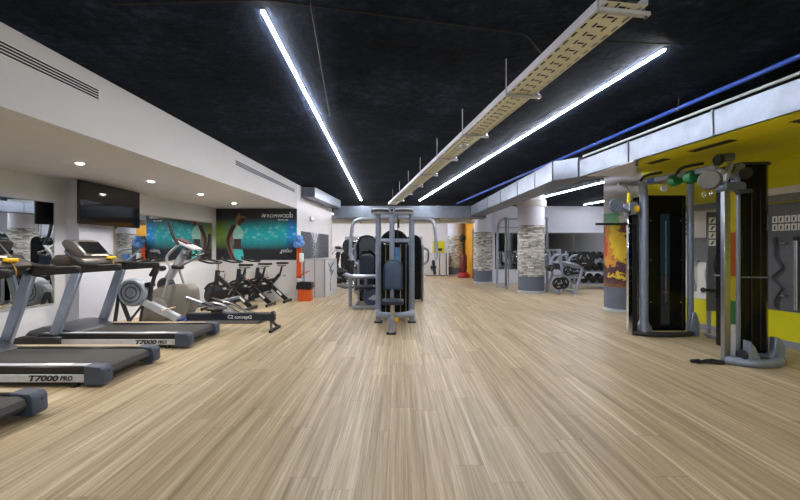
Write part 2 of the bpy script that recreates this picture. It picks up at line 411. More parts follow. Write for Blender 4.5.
# rectangular ducts
def duct(label, path, w, z0, z1, right=True, seams=()):
    """path: list of (x, y) along the room-side bottom edge"""
    t = thing('air_duct', label, 'duct', (path[0][0], path[0][1], z0), 0, 'galvanised air ducts')
    o = Vector((path[0][0], path[0][1], 0)); s = 1 if right else -1
    for (a, b) in zip(path, path[1:]):
        m = MB().prism([(a[0], a[1]), (b[0], b[1]), (b[0] + s * w, b[1]), (a[0] + s * w, a[1])], 'z', z0, z1)
        m.build('duct_section', galv, t, smooth=False, world=(o.x, o.y, z0))
    for (x, y) in seams:
        MB().box(x - .012, x + s * w, y - .012, y + .012, z0 - .001, z1 + .012).build('flange', galv, t, smooth=False, world=(o.x, o.y, z0))
    return t
near = [(XD(-7.95), -7.95)] + [(XD(d), d) for d in (-5, -2, .4, 1.6, 2.8, 4.02, 5.2, 6.25)]
duct('galvanised air duct running beside the yellow lowered ceiling', near, .27, 2.475, 2.735, True, near[1:-1])
far = [(2.86, 6.28), (2.58, 6.6), (2.56, 7.4), (2.53, 8.4), (2.5, 9.7), (2.47, 11), (2.44, 12.3), (2.42, 13.3)]
duct('galvanised air duct with a flared step passing in front of the columns', far, .5, 2.475, 2.79, True, far[1:-1])
duct('galvanised air duct fixed to the end of the white bulkhead', [(-2.3, 10.53), (-2.2, 11.6), (-2.04, 13.4)], .33, 2.73, 3.0, False, [(-2.2, 11.6)])
t = thing('air_duct', 'galvanised air duct crossing the room above the chest machine', 'duct', (0, 13.8, 2.42), 0, 'galvanised air ducts')
for a, b in ((-2.32, -1.3), (-1.3, 0), (0, 1.3), (1.3, 2.95)):
    MB().box(a + .005, b - .005, -.35, .35, 0, .4).build('duct_section', galv, t, smooth=False)
    MB().box(b - .02, b + .02, -.37, .37, -.02, .42).build('flange', galv, t, smooth=False)
t = thing('insulated_pipe', 'thick white insulated pipe crossing behind the air duct', 'pipe', (0, 15.0, 2.45))
MB().cyl((-3.4, 0, 0), (2.85, 0, 0), .13, 18).build('pipe', mat('pipe_wrap', '#d6d3cb', .6), t)
for x in (-3, -1.5, 0, 1.5, 2.7):
    h = MB().lathe([(.131, -.02), (.137, -.02), (.137, .02), (.131, .02)], 18, (x, 0, 0), 'x', True).build('pipe_clamp', steel, t)
    MB().cyl((x, 0, .13), (x, 0, CZ - 2.456), .006, 6).build('rod', lgrey, h)

# vents in the yellow soffit
for i, (d0, d1) in enumerate(((2.9, 3.55), (4.1, 4.6), (4.95, 5.25))):
    x = XD((d0 + d1) / 2) + .33
    t = thing('ceiling_slot_vent', ['dark slot vent in the yellow ceiling nearest the mirror wall end', 'dark slot vent in the yellow ceiling above the cable tower', 'small dark slot vent at the end of the yellow ceiling'][i], 'vent', (x, d0, DZ - .0102), math.atan(.154), 'slot vents in the yellow ceiling')
    MB().box(-.05, .05, 0, d1 - d0, -.003, .0).build('backing', mat('vent_black', '#0c0b0b', .9), t, smooth=False)
    for k in (-.05, 0, .05): MB().box(k - .004, k + .004, 0, d1 - d0, -.008, -.001).build('slat', charcoal, t, smooth=False)

# emergency light on the side wall
d = 11.35; t = thing('emergency_light', 'small white emergency light on the wall above the tunnel print', 'light', (XS(d), d, 2.2), -math.atan(.105))
MB().box(.0, .05, -.11, .11, -.05, .07).build('body', lgrey, t, bevel=.01)
MB().box(.05, .056, -.09, .09, -.035, .055).build('diffuser', paper, t, bevel=.004)

# ------------------------------------------------------------------ mirrors, television, posters
def wall_mirror(xf, slope, d0, d1, z0, z1, label, side=1, frame=tan, fw=.02, panes=1):
    k = math.sqrt(1 + slope ** 2); L = (d1 - d0) * k
    t = thing('wall_mirror', label, 'mirror', (xf(d0), d0, 0), -math.atan(slope), 'wall mirrors')
    for i in range(panes):
        y0, y1 = L * i / panes, L * (i + 1) / panes
        MB().box(*sorted((side * .002, side * .008)), y0 + .002, y1 - .002, z0, z1).build('mirror_pane', mirror_m, t, smooth=False)
    for q in ((0, L, z0 - fw, z0), (0, L, z1, z1 + fw), (-fw, 0, z0 - fw, z1 + fw), (L, L + fw, z0 - fw, z1 + fw)):
        MB().box(*sorted((side * .001, side * .015)), *q).build('frame', frame, t, smooth=False)
    return t
wall_mirror(XL, .0923, 2.2, 5.9, .5, 2.01, 'large wall mirror behind the treadmill consoles', 1, lgrey, .008, 3)
wall_mirror(XL, .0923, 7.02, 10.05, 1.05, 1.985, 'tan edged wall mirror reflecting the turquoise poster', 1, tan, .02, 1)
t = thing('television', 'large black flat television mounted on the pilaster', 'television', (-4.86, 6.6, 1.7))
MB().box(-.035, 0, -.7, .69, .0, .67).build('screen_body', black, t, bevel=.008)
MB().box(.0, .003, -.685, .675, .02, .655).build('screen', mat('screen_glass', '#0a0a0c', .06, spec=.6), t, smooth=False)
MB().box(-.155, -.035, -.45, -.1, .15, .5).build('wall_bracket', charcoal, t, smooth=False)

# turquoise poster, local x 0..2.13, z 0..1.34
def poster_mat():
    k = NT('turquoise_poster_print'); sp = k.n('ShaderNodeSeparateXYZ'); k.link(k.coord(), sp.inputs[0]); x, z = sp.outputs[0], sp.outputs[2]
    band = k.math('SUBTRACT', 1, k.math('POWER', k.math('ABSOLUTE', k.math('DIVIDE', k.math('SUBTRACT', z, .68), .42)), 1.0), clamp=True)
    vor = k.n('ShaderNodeTexVoronoi'); vor.inputs['Scale'].default_value = 1.0
    mp = k.n('ShaderNodeMapping'); mp.inputs['Scale'].default_value = (7, 1, 11); k.link(k.coord(), mp.inputs['Vector']); k.link(mp.outputs[0], vor.inputs['Vector'])
    spots_ = k.math('SUBTRACT', 1, k.math('MULTIPLY', vor.outputs[0], 1.9), clamp=True)
    mp2 = k.n('ShaderNodeMapping'); mp2.inputs['Scale'].default_value = (5, 1, 3); k.link(k.coord(), mp2.inputs['Vector'])
    big = k.noise(mp2.outputs[0], 1.4, 2)
    col = k.mix(k.math('DIVIDE', x, 2.13), lin('#6f9a3a'), lin('#0f93a8'))
    col = k.mix(k.math('MULTIPLY', k.math('SUBTRACT', x, .2), 3.0, clamp=True), lin('#7fa040'), k.mix(k.math('GREATER_THAN', x, 1.85), lin('#18b4bc'), lin('#1a9be0')))
    base = k.mix(k.math('MULTIPLY', band, k.math('ADD', big, .7)), lin('#14171f'), col)
    row = k.math('SUBTRACT', 1, k.math('MULTIPLY', k.math('ABSOLUTE', k.math('SUBTRACT', z, .72)), 4.2), clamp=True)
    f = k.math('MULTIPLY', k.math('MULTIPLY', spots_, row), k.math('MULTIPLY', k.math('SUBTRACT', x, .35), 1.6, clamp=True))
    k.link(k.mix(f, base, lin('#b8f4f4')), k.b.inputs['Base Color']); k.b.inputs['Roughness'].default_value = .5; return k.m
pl = Vector((-4.83, 10.258, 1.04))
t = thing('fitness_poster', 'large turquoise fitness poster with a woman in sportswear', 'poster', pl)
MB().box(0, 2.12, -.012, 0, 0, 1.345).build('print_panel', poster_mat(), t, smooth=False)
sx, sz = 1 / 289.0, 1 / 292.0
def pz(pts): return [((a - 50) * sx, (462 - b) * sz) for a, b in pts]
def flat(name, pts, m, lay): MB().prism(pz(pts), 'y', -.012 - .0012 * lay, -.012).build(name, m, t, smooth=False)
skin = mat('poster_skin', '#46292a', .6, var=.2, scale=9); rim = mat('poster_rim_light', '#8f6a55', .6)
flat('rim_light', [(164, 193), (146, 234), (123, 300), (129, 362), (151, 422), (175, 458), (198, 457), (168, 350), (200, 215), (236, 202), (241, 184), (258, 178), (273, 167), (286, 146), (262, 128), (236, 124), (218, 138), (208, 165), (206, 190)], rim, 1)
flat('arm', [(168, 195), (150, 235), (127, 300), (133, 360), (155, 420), (178, 455), (196, 455), (172, 405), (155, 355), (152, 305), (175, 255), (200, 215), (195, 190)], skin, 2)
flat('head', [(215, 190), (212, 165), (222, 140), (240, 128), (262, 132), (282, 146), (270, 165), (255, 176), (240, 182), (236, 200)], skin, 2)
flat('hair', [(214, 175), (182, 186), (196, 160), (208, 125), (222, 103), (234, 106), (228, 122), (262, 126), (278, 140), (240, 138), (226, 152)], mat('poster_hair', '#7c5b34', .6, var=.3), 3)
flat('waist', [(183, 296), (240, 296), (238, 340), (246, 385), (180, 385), (188, 340)], skin, 2)
flat('crop_top', [(205, 196), (228, 205), (250, 232), (258, 262), (250, 300), (180, 302), (176, 262), (190, 225)], mat('poster_top', '#9fd8cf', .6, var=.15), 3)
flat('leggings', [(180, 378), (250, 383), (258, 420), (256, 462), (206, 462), (186, 425)], mat('poster_leggings', '#3fb7b2', .6, var=.2), 3)
def poster_text(name, body, size, x, z, m, shear=0, bold=0):
    q = text_mb(body, size, shear, .0005, bold).xf(Matrix.Rotation(math.pi / 2, 4, 'X')); q.xf(Matrix.Translation((x, -.0145, z))); q.build(name, m, t, smooth=False)
poster_text('lettering', 'ROMWODD', .125, 1.33, 1.115, whiteink, 0, 0)
poster_text('lettering', 'fitness club', .06, 1.62, 1.035, whiteink, .3)
poster_text('signature', 'gelso', .15, 1.68, .2, whiteink, .45)
for dx, dz in ((1.19, 1.135), (1.245, 1.125)):
    MB().prism([(dx, dz), (dx + .035, dz - .01), (dx + .07, dz + .07), (dx + .045, dz + .08)], 'y', -.0145, -.0115).build('logo_stroke', whiteink, t, smooth=False)
MB().box(1.94, 1.955, -.0145, -.0115, 1.13, 1.26).build('logo_stroke', whiteink, t, smooth=False)

# black and white tunnel print on the side wall
def tunnel_mat():
    k = NT('tunnel_print'); sp = k.n('ShaderNodeSeparateXYZ'); k.link(k.coord(), sp.inputs[0]); y, z = sp.outputs[1], sp.outputs[2]
    yy = k.math('SUBTRACT', y, 1.15); zz = k.math('SUBTRACT', z, .42)
    ang = k.math('ARCTAN2', yy, zz); stripe = k.math('GREATER_THAN', k.math('SINE', k.math('MULTIPLY', ang, 13)), -.1)
    up = k.math('MULTIPLY', k.math('SUBTRACT', 1.0, k.math('ABSOLUTE', ang)), 3, clamp=True)
    mp = k.n('ShaderNodeMapping'); mp.inputs['Scale'].default_value = (1, 9, 22); k.link(k.coord(), mp.inputs['Vector'])
    nz = k.noise(mp.outputs[0], 1.5, 3)
    glow = k.math('SUBTRACT', 1, k.math('MULTIPLY', k.math('ABSOLUTE', yy), 2.4), clamp=True)
    low = k.mix(k.math('MULTIPLY', k.math('MULTIPLY', k.math('SUBTRACT', nz, .45, clamp=True), 3.0), k.math('ADD', glow, .25)), lin('#22242e'), lin('#e8ecf4'))
    k.link(k.mix(k.math('MULTIPLY', up, stripe), low, lin('#c9ccd2')), k.b.inputs['Base Color']); k.b.inputs['Roughness'].default_value = .5; return k.m
d0, d1 = 10.55, 13.1
t = thing('tunnel_print', 'black and white tunnel photograph print on the white side wall', 'poster', (XS(d0), d0, 1.06), -math.atan(.105))
MB().box(.002, .02, 0, d1 - d0, 0, .75).build('print_panel', tunnel_mat(), t, smooth=False)

# ------------------------------------------------------------------ columns
def collage_mat(R):
    k = NT('sports_collage_print'); sp = k.n('ShaderNodeSeparateXYZ'); k.link(k.coord(), sp.inputs[0])
    u = k.math('MULTIPLY', k.math('ARCTAN2', k.math('SUBTRACT', k.math('MULTIPLY', sp.outputs[0], .866), k.math('MULTIPLY', sp.outputs[1], .5)), k.math('SUBTRACT', k.math('MULTIPLY', sp.outputs[0], -.5), k.math('MULTIPLY', sp.outputs[1], .866))), R)
    n1 = k.noise(k.coord(), 9, 5, .75); n2 = k.noise(k.coord(), 10.3, 5, .75)
    u = k.math('ADD', u, k.math('MULTIPLY', k.math('SUBTRACT', n1, .5), .45)); z = k.math('ADD', sp.outputs[2], k.math('MULTIPLY', k.math('SUBTRACT', n2, .5), .5))
    col = k.ramp(k.noise(k.coord(), 5, 5, .7), [(.3, lin('#3a2326')), (.55, lin('#6b3a26')), (.75, lin('#c0762a'))])
    for (u0, z0, ru, rz, c) in ((-.2, 1.5, .3, .35, '#c8841e'), (-.05, 1.98, .3, .17, '#7fc39a'), (.25, 2.0, .15, .15, '#d8dbe0'), (.0, 1.6, .12, .3, '#e8c414'), (.13, 1.35, .16, .3, '#dcb91a'), (-.28, 1.35, .13, .25, '#b03c1e'),
                                (-.05, .85, .3, .28, '#4a2530'), (-.1, .5, .25, .12, '#6e4a20'), (.1, .76, .28, .05, '#d7b42c'), (-.35, 1.75, .12, .15, '#8d2a26'), (-.12, 1.05, .2, .1, '#c98a26'), (.42, 1.0, .12, .6, '#c96a3a')):
        e = k.math('ADD', k.math('POWER', k.math('ABSOLUTE', k.math('DIVIDE', k.math('SUBTRACT', u, u0 - .2), ru)), 2), k.math('POWER', k.math('ABSOLUTE', k.math('DIVIDE', k.math('SUBTRACT', z, z0), rz)), 2))
        col = k.mix(k.math('MULTIPLY', k.math('SUBTRACT', 1.1, e), 4, clamp=True), col, lin(c))
    k.link(col, k.b.inputs['Base Color']); k.b.inputs['Roughness'].default_value = .45; return k.m
def stone_mat():
    k = NT('pale_split_stone'); g = k.n('ShaderNodeNewGeometry')
    f = k.math('ADD', k.math('MULTIPLY', g.outputs['Random Per Island'], .75), k.math('MULTIPLY', k.noise(k.coord(), 22, 4, .7), .3))
    k.link(k.ramp(f, [(.12, lin('#7c7973')), (.35, lin('#aaa7a0')), (.6, lin('#c6c3bc')), (.9, lin('#e2dfd8'))]), k.b.inputs['Base Color'])
    k.b.inputs['Roughness'].default_value = .9; k.bump(k.noise(k.coord(), 60, 4), .5, .01); return k.m
stone_m = stone_mat()
def column(x, y, R, zb0, zb1, label, print_=None, collar=False):
    t = thing('column', label, 'column', (x, y, 0), 0, 'round columns', 'structure')
    MB().lathe([(R, zb1), (R, CZ)], 40).build('shaft', lavender, t)
    MB().lathe([(R, .06), (R, zb0)], 40).build('painted_base', greybase, t)
    MB().lathe([(R + .012, 0), (R + .012, .05), (R, .062)], 40).build('skirting', lgrey, t)
    if collar: MB().lathe([(R, 2.62), (R + .05, 2.63), (R + .05, 2.82), (R, 2.84)], 40).build('collar', white, t)
    if print_: MB().lathe([(R + .004, zb0), (R + .004, zb1)], 48).build('printed_wrap', print_, t); return t
    MB().lathe([(R - .015, zb0), (R - .015, zb1)], 32).build('mortar', mat('mortar', '#4a4744', .95), t)
    m = MB(); z = zb0; rr = random.Random(int(x * 100))
    while z < zb1 - .02:
        h = min(rr.uniform(.03, .06), zb1 - z); a = rr.random()
        while a < 2 * math.pi + .0:
            w = rr.uniform(.07, .2) / R; b = a + w; e = rr.uniform(.0, .028); n = 2
            vs = []
            for i in range(n + 1):
                q = a + .012 + (w - .024) * i / n
                for r_ in (R - .03, R + e): 
                    for zz in (z + .004, z + h - .004): vs.append((r_ * math.cos(q), r_ * math.sin(q), zz))
            fs = []
            for i in range(n):
                k0, k1 = i * 4, i * 4 + 4
                fs += [(k0 + 2, k1 + 2, k1 + 3, k0 + 3), (k0 + 1, k0 + 3, k1 + 3, k1 + 1), (k0, k1, k1 + 2, k0 + 2)]
            fs += [(0, 2, 3, 1), (n * 4, n * 4 + 1, n * 4 + 3, n * 4 + 2)]
            m.add(vs, fs); a = b
        z += h
    tag(m.build('stone_cladding', stone_m, t, smooth=False), kind='stuff'); return t
column(4.84, 8.4, .4, .52, 2.08, 'round column wrapped in a colourful sports collage', collage_mat(.4))
column(4.07, 12.1, .39, .49, 2.05, 'round column with pale stone cladding and white collar in front of the weights', None, True)
column(3.3, 15.5, .36, .49, 2.0, 'round column with pale stone cladding beside the rack machine')
column(2.82, 20.1, .36, .4, 2.02, 'round column with stone cladding beside the white counters')
# ------------------------------------------------------------------ treadmills
def make_treadmill():
    t = thing('treadmill', '', 'treadmill', (0, 0, 0), 0, 'treadmills along the mirrored wall')
    Wd = .87
    for s, y0, y1 in ((-1, 0, .12), (1, Wd - .12, Wd)):
        r = MB().box(-2.0, -.1, y0, y1, .125, .2).build('side_rail', black, t, bevel=.012)
        MB().box(-1.95, -.19, y0 + .02, y1 - .02, .2, .203).build('rail_strip', tan if s > 0 else lgrey, r, smooth=False)  # tan on the far strip paints in a reflection on the foot rail
        yy = (-.004, .03) if s < 0 else (Wd - .03, Wd + .004)
        p = MB().box(-1.75, -.12, *yy, .05, .125).build('side_panel', lgrey, t, bevel=.006)
        if s < 0:
            q = text_mb('T7000', .072, .25, .0008, .0035).xf(Matrix.Diagonal((1.5, 1, 1, 1))).xf(Matrix.Rotation(math.pi / 2, 4, 'X')).xf(Matrix.Translation((-.72, -.006, .066))); q.build('lettering', ink, p, smooth=False)
            q = text_mb('PRO', .06, .25, .0008, .0025).xf(Matrix.Rotation(math.pi / 2, 4, 'X')).xf(Matrix.Translation((-.415, -.006, .07))); q.build('lettering', ink, p, smooth=False)
        cap = MB().prism([(-.19, .03), (-.03, .02), (.0, .05), (-.005, .165), (-.03, .198), (-.19, .206)], 'y', y0 - .012, y1 + .0).build('end_cap', slatecap, t, bevel=.008)
        MB().cyl((.0, (y0 + y1) / 2, .14), (.004, (y0 + y1) / 2, .14), .008, 10).build('bolt', black, cap)
        yu = .03 if s < 0 else Wd - .03
        u = MB().bar((-1.88, yu, .16), (-1.57, yu, 1.04), .06, .13, (1, 0, 0)).build('upright', bluegrey, t, bevel=.012)
        h = MB().prism([(-1.62, .99), (-1.03, 1.03), (-1.0, 1.05), (-1.0, 1.1), (-1.03, 1.12), (-1.5, 1.1), (-1.66, 1.06)], 'y', yu - .03, yu + .03).build('handrail', blackr, t, bevel=.012)
        yc = .2 if s < 0 else Wd - .2
        MB().tube(fil([(-1.28, yu, 1.09), (-1.52, yu, 1.1), (-1.7, yu + (yc - yu) * .3, 1.2), (-1.86, yc, 1.28)], .12), .035, 10).build('console_arm', black, t)
        MB().lathe([(.03, 0), (.035, .01), (.02, .05)], 12, (-.3, yu, 0)).build('foot', blackr, t)
    MB().box(-1.95, -.12, .1, Wd - .1, .09, .165).build('deck', charcoal, t, smooth=False)
    b = MB().prism([(-1.75, .165), (-.12, .165), (-.07, .15), (-.055, .12), (-.07, .09), (-.045, .09), (-.03, .12), (-.05, .165), (-.1, .185), (-1.75, .185)], 'y', .145, Wd - .145).build('running_belt', rubber_belt, t)
    MB().cyl((-.1, .13, .125), (-.1, Wd - .13, .125), .04, 14).build('roller', charcoal, t)
    MB().box(-.62, -.36, .03, .1, .203, .2045).build('sticker', paper, t, smooth=False)
    MB().prism([(-2.3, .05), (-2.33, .09), (-2.3, .14), (-2.22, .16), (-1.68, .16), (-1.68, .05)], 'y', -.02, Wd + .02).build('front_cover', charcoal, t, bevel=.015)
    MB().prism([(-2.25, .155), (-2.18, .22), (-2.0, .275), (-1.85, .28), (-1.66, .23), (-1.55, .19), (-1.55, .155)], 'y', .07, Wd - .07).build('motor_hood', mat('hood_grey', '#55555a', .35), t, bevel=.025, seg=2)
    tray_ = MB().prism([(-2.0, 1.13), (-1.9, 1.08), (-1.55, 1.08), (-1.5, 1.12), (-1.56, 1.19), (-1.9, 1.24)], 'y', .06, Wd - .06).build('console_tray', mat('console_brown', '#3b332d', .4), t, bevel=.025, seg=2)
    for yc in (.17, Wd - .17): MB().lathe([(.04, 0), (.045, .012), (.038, .012), (.034, .002)], 14, (-1.66, yc, 1.2)).build('cup_holder', black, tray_)
    c = MB().prism([(-1.62, 1.19), (-1.6, 1.22), (-1.79, 1.43), (-1.9, 1.45), (-1.95, 1.4), (-1.84, 1.2)], 'y', .2, Wd - .2).build('console', mat('console_grey', '#4f4b49', .35), t, bevel=.02, seg=2)
    MB().bar((-1.615, Wd / 2, 1.262), (-1.752, Wd / 2, 1.412), .36, .006, (1, 0, 1)).build('display', gloss, c, smooth=False)
    MB().bar((-1.585, Wd / 2, 1.215), (-1.6, Wd / 2, 1.235), .3, .012, (1, 0, 1)).build('key_row', mat('key_silver', '#b9b4ac', .4), c, smooth=False)
    st = MB().box(-1.56, -1.5, .5, .64, 1.17, 1.21).build('stop_key', yell_tag, t, bevel=.01)
    MB().tube(fil([(-1.53, .57, 1.17), (-1.5, .6, 1.08), (-1.56, .66, 1.02)], .05), .006, 6).build('tether', yell_tag, st)
    MB().bar((-1.58, .06, 1.05), (-1.58, Wd - .06, 1.05), .05, .05).build('cross_bar', charcoal, t, bevel=.01)
    for ch in kids(t):
        if ch.name.split('.')[0] in ('upright', 'handrail', 'console_arm', 'console_tray', 'console', 'stop_key', 'cross_bar'): ch.location.x = .08
    return t
tm = make_treadmill(); tms = [tm, copy_tree(tm), copy_tree(tm)]
for o, loc, lab in zip(tms, ((-2.80, 2.24, 0), (-2.79, 3.68, 0), (-2.77, 5.13, 0)),
                       ('grey treadmill at the near end of the treadmill row, only its belt end showing', 'grey treadmill in the middle of the treadmill row',
                        'grey treadmill at the far end of the row, next to the rower')):
    o.location = loc; o['label'] = lab

# ------------------------------------------------------------------ rowing machine (d about 6.25)
def rower():
    d = 6.33; o = P(200, 250, d); o.z = 0
    t = thing('rowing_machine', 'indoor rowing machine with long black rail and caged flywheel', 'rowing machine', o)
    w = dict(world=o)
    rail = MB().box(-3.45, -2.02, d - .04, d + .04, .16, .275).build('rail', navy, t, bevel=.01, **w)
    MB().box(-3.45, -2.02, d - .03, d + .03, .275, .285).build('rail_strip', steel, rail, smooth=False, **w)
    q = text_mb('C2 concept2', .075, 0, .0006, .001).xf(Matrix.Rotation(math.pi / 2, 4, 'X')).xf(Matrix.Translation((-2.78, d - .0412, .195))); q.build('lettering', whiteink, rail, smooth=False, **w)
    MB().bar((-2.06, d, .31), (-2.06, d, .14), .09, .05, (1, 0, 0)).build('rail_end_cap', charcoal, t, bevel=.008, **w)
    for dy in (-.16, .16): MB().bar((-2.1, d, .16), (-2.03, d + dy, .02), .035, .035).build('rear_leg', charcoal, t, **w)
    MB().bar((-2.03, d - .24, .022), (-2.03, d + .24, .022), .05, .044).build('rear_foot', blackr, t, bevel=.008, **w)
    a, b = P(117, 288, d), P(179, 319, d)
    MB().bar(a, b, .1, .12).build('main_beam', lgrey, t, bevel=.015, **w)
    fc = P(135, 292, d)
    fw = MB().lathe([(.02, -.1), (.2, -.1), (.225, -.07), (.23, 0), (.225, .07), (.2, .1), (.02, .1)], 32, fc, 'y').build('flywheel_housing', mat('flywheel_grey', '#8f949e', .4), t, **w)
    for k in range(5): MB().lathe([(.05 + .032 * k, -.104), (.064 + .032 * k, -.104), (.064 + .032 * k, -.098), (.05 + .032 * k, -.098)], 28, fc, 'y', True).build('vent_ring', charcoal if k % 2 else silver, fw, **w)
    for dy in (-.2, .2):
        MB().bar(P(119, 293, d), (P(124, 290, d).x - .02, d + dy, .03), .04, .05).build('front_leg', charcoal, t, **w)
        MB().bar(P(143, 304, d), (P(131, 290, d).x, d + dy, .03), .03, .03).build('front_strut', charcoal, t, **w)
    MB().bar((P(124, 290, d).x - .02, d - .26, .025), (P(124, 290, d).x - .02, d + .26, .025), .05, .05).build('front_foot', blackr, t, bevel=.008, **w)
    arm = MB().tube(fil([P(150, 304, d), P(151, 288, d), P(157, 268, d)], .1), .03, 10).build('monitor_arm', charcoal, t, **w)
    MB().bar(P(152.5, 276, d), P(158, 266, d), .16, .05).build('monitor', black, arm, bevel=.01, **w)
    MB().bar(P(147, 285, d), P(153, 284, d), .14, .08).build('chain_guide', black, t, bevel=.01, **w)
    for dy in (-.14, .14):
        f = MB().bar(P(180, 326, d) + Vector((0, dy, 0)), P(189, 316, d) + Vector((0, dy, 0)), .11, .02).build('footplate', bluec, t, bevel=.006, **w)
        MB().bar(P(183, 321, d) + Vector((.02, dy, .02)), P(185, 319, d) + Vector((.02, dy, .02)), .12, .03).build('strap', black, f, **w)
    MB().tube(fil([P(168, 309, d) + Vector((0, -.2, 0)), P(172, 308, d), P(168, 309, d) + Vector((0, .2, 0))], .1), .014, 8).build('handle', tan, t, **w)
    s = MB().prism(rect_round(-3.1, -2.85, d - .15, d + .15, .05), 'z', .33, .37).build('seat', black, t, bevel=.01, **w)
    MB().box(-3.04, -2.9, d - .06, d + .06, .285, .33).build('seat_carriage', charcoal, s, **w)
rower()

# ------------------------------------------------------------------ elliptical trainer
def elliptical(o, label, body_m, mast_m, name='elliptical_trainer', S=1, rz=0):
    t = thing(name, label, 'elliptical', o, rz); d = 7.0; base = Vector((P(170, 250, d).x, d, 0))
    def L(px, py, dy=0): v = P(px, py, d) - base; return Vector((v.x, dy, v.z)) * S
    def pr(pts): return [(L(a, b).x, L(a, b).z) for a, b in pts]
    MB().prism(pr([(143, 319), (145, 309), (154, 301), (157, 290), (168, 285), (190, 284), (196, 289), (197, 303), (191, 316), (182, 323), (150, 324)]), 'y', -.16 * S, .16 * S).build('drive_cover', body_m, t, bevel=.04 * S, seg=2)
    c = L(161, 309.5)
    dc = MB().lathe([(.02, -.2 * S), (.18 * S, -.195 * S), (.22 * S, -.17 * S), (.22 * S, .17 * S), (.18 * S, .195 * S), (.02, .2 * S)], 28, c, 'y').build('flywheel_cover', mat('cover_grey', '#77756e', .45), t)
    MB().bar(L(158, 296), L(188, 248), .11 * S, .15 * S, (0, 1, 0)).build('mast', mast_m, t, bevel=.03 * S, seg=2)
    MB().lathe([(.1 * S, -.1 * S), (.13 * S, -.06 * S), (.13 * S, .06 * S), (.1 * S, .1 * S)], 20, L(166, 285), 'y').build('mast_boot', charcoal, t)
    con = MB().bar(L(177, 240), L(199, 250), .3 * S, .05 * S).build('console', lgrey, t, bevel=.015)
    MB().bar(L(179, 238.8), L(190, 243.9), .22 * S, .035 * S).build('display', mat('display_dark', '#43202a', .3), con, smooth=False)
    for s in (-1, 1):
        y = s * .27 * S
        MB().tube(fil([L(198, 250, s * .1 * S), L(204, 253, y * .8), L(196, 256, y * .7), L(186, 255, s * .06 * S)], .05), .015 * S, 8).build('fixed_handle', black, t)
    for s, up, lo in ((-1, [(172, 223), (175, 235), (181, 245)], [(181, 245), (171, 254), (169, 260), (174, 268), (166, 296)]), (1, [(209, 233), (208.5, 244), (204, 253)], [(204, 253), (188, 262), (176, 268), (184, 292)])):
        y = s * .3 * S
        k = -7 * s; a = MB().tube(fil([L(p[0] + k, p[1], y) for p in lo], .1), .022 * S, 10).build('swing_arm', mast_m, t)
        MB().tube(fil([L(p[0] + k, p[1], y) for p in up], .1), .026 * S, 10).build('grip', blackr, a)
        MB().lathe([(.02, -.05 * S), (.05 * S, -.05 * S), (.05 * S, .05 * S), (.02, .05 * S)], 14, L(170, 268, y * .8), 'y').build('pivot', black, t)
    MB().bar(L(177, 267, -.2 * S), L(190, 267, -.2 * S), .08 * S, .07 * S).build('bottle_holder', black, t, bevel=.02)
    for s, q in ((-1, [(192, 297), (216, 306), (243, 314)]), (1, [(186, 310), (215, 304), (236, 299)])):
        y = s * .17 * S
        b = MB().tube([L(*p, y) for p in q], .03 * S, 10).build('pedal_bar', silver, t)
        m = q[1]; MB().bar(L(m[0] - 7, m[1] - 4, y), L(m[0] + 9, m[1] + 1, y), .15 * S, .03 * S).build('pedal', black, b, bevel=.01)
        MB().tube(fil([L(218, 303, y * .8), L(230, 305, y * .8), L(243, 313, y * .8), L(262, 318, y * .8)], .1), .025 * S, 8).build('track', steel, t)
    MB().prism(pr([(184, 319), (262, 315.5), (268, 319), (262, 324), (184, 324)]), 'y', -.24 * S, .24 * S).build('base_plate', mat('base_grey', '#6a6b6c', .45), t, bevel=.02)
    for px in (150, 258): MB().bar(L(px, 325, -.3 * S), L(px, 325, .3 * S), .07 * S, .05 * S).build('stabiliser', black, t, bevel=.01)
elliptical((P(170, 250, 7.1).x, 7.1, 0.0), 'beige and silver elliptical trainer behind the rowing machine', beige, mat('mast_grey', '#8f9298', .4))

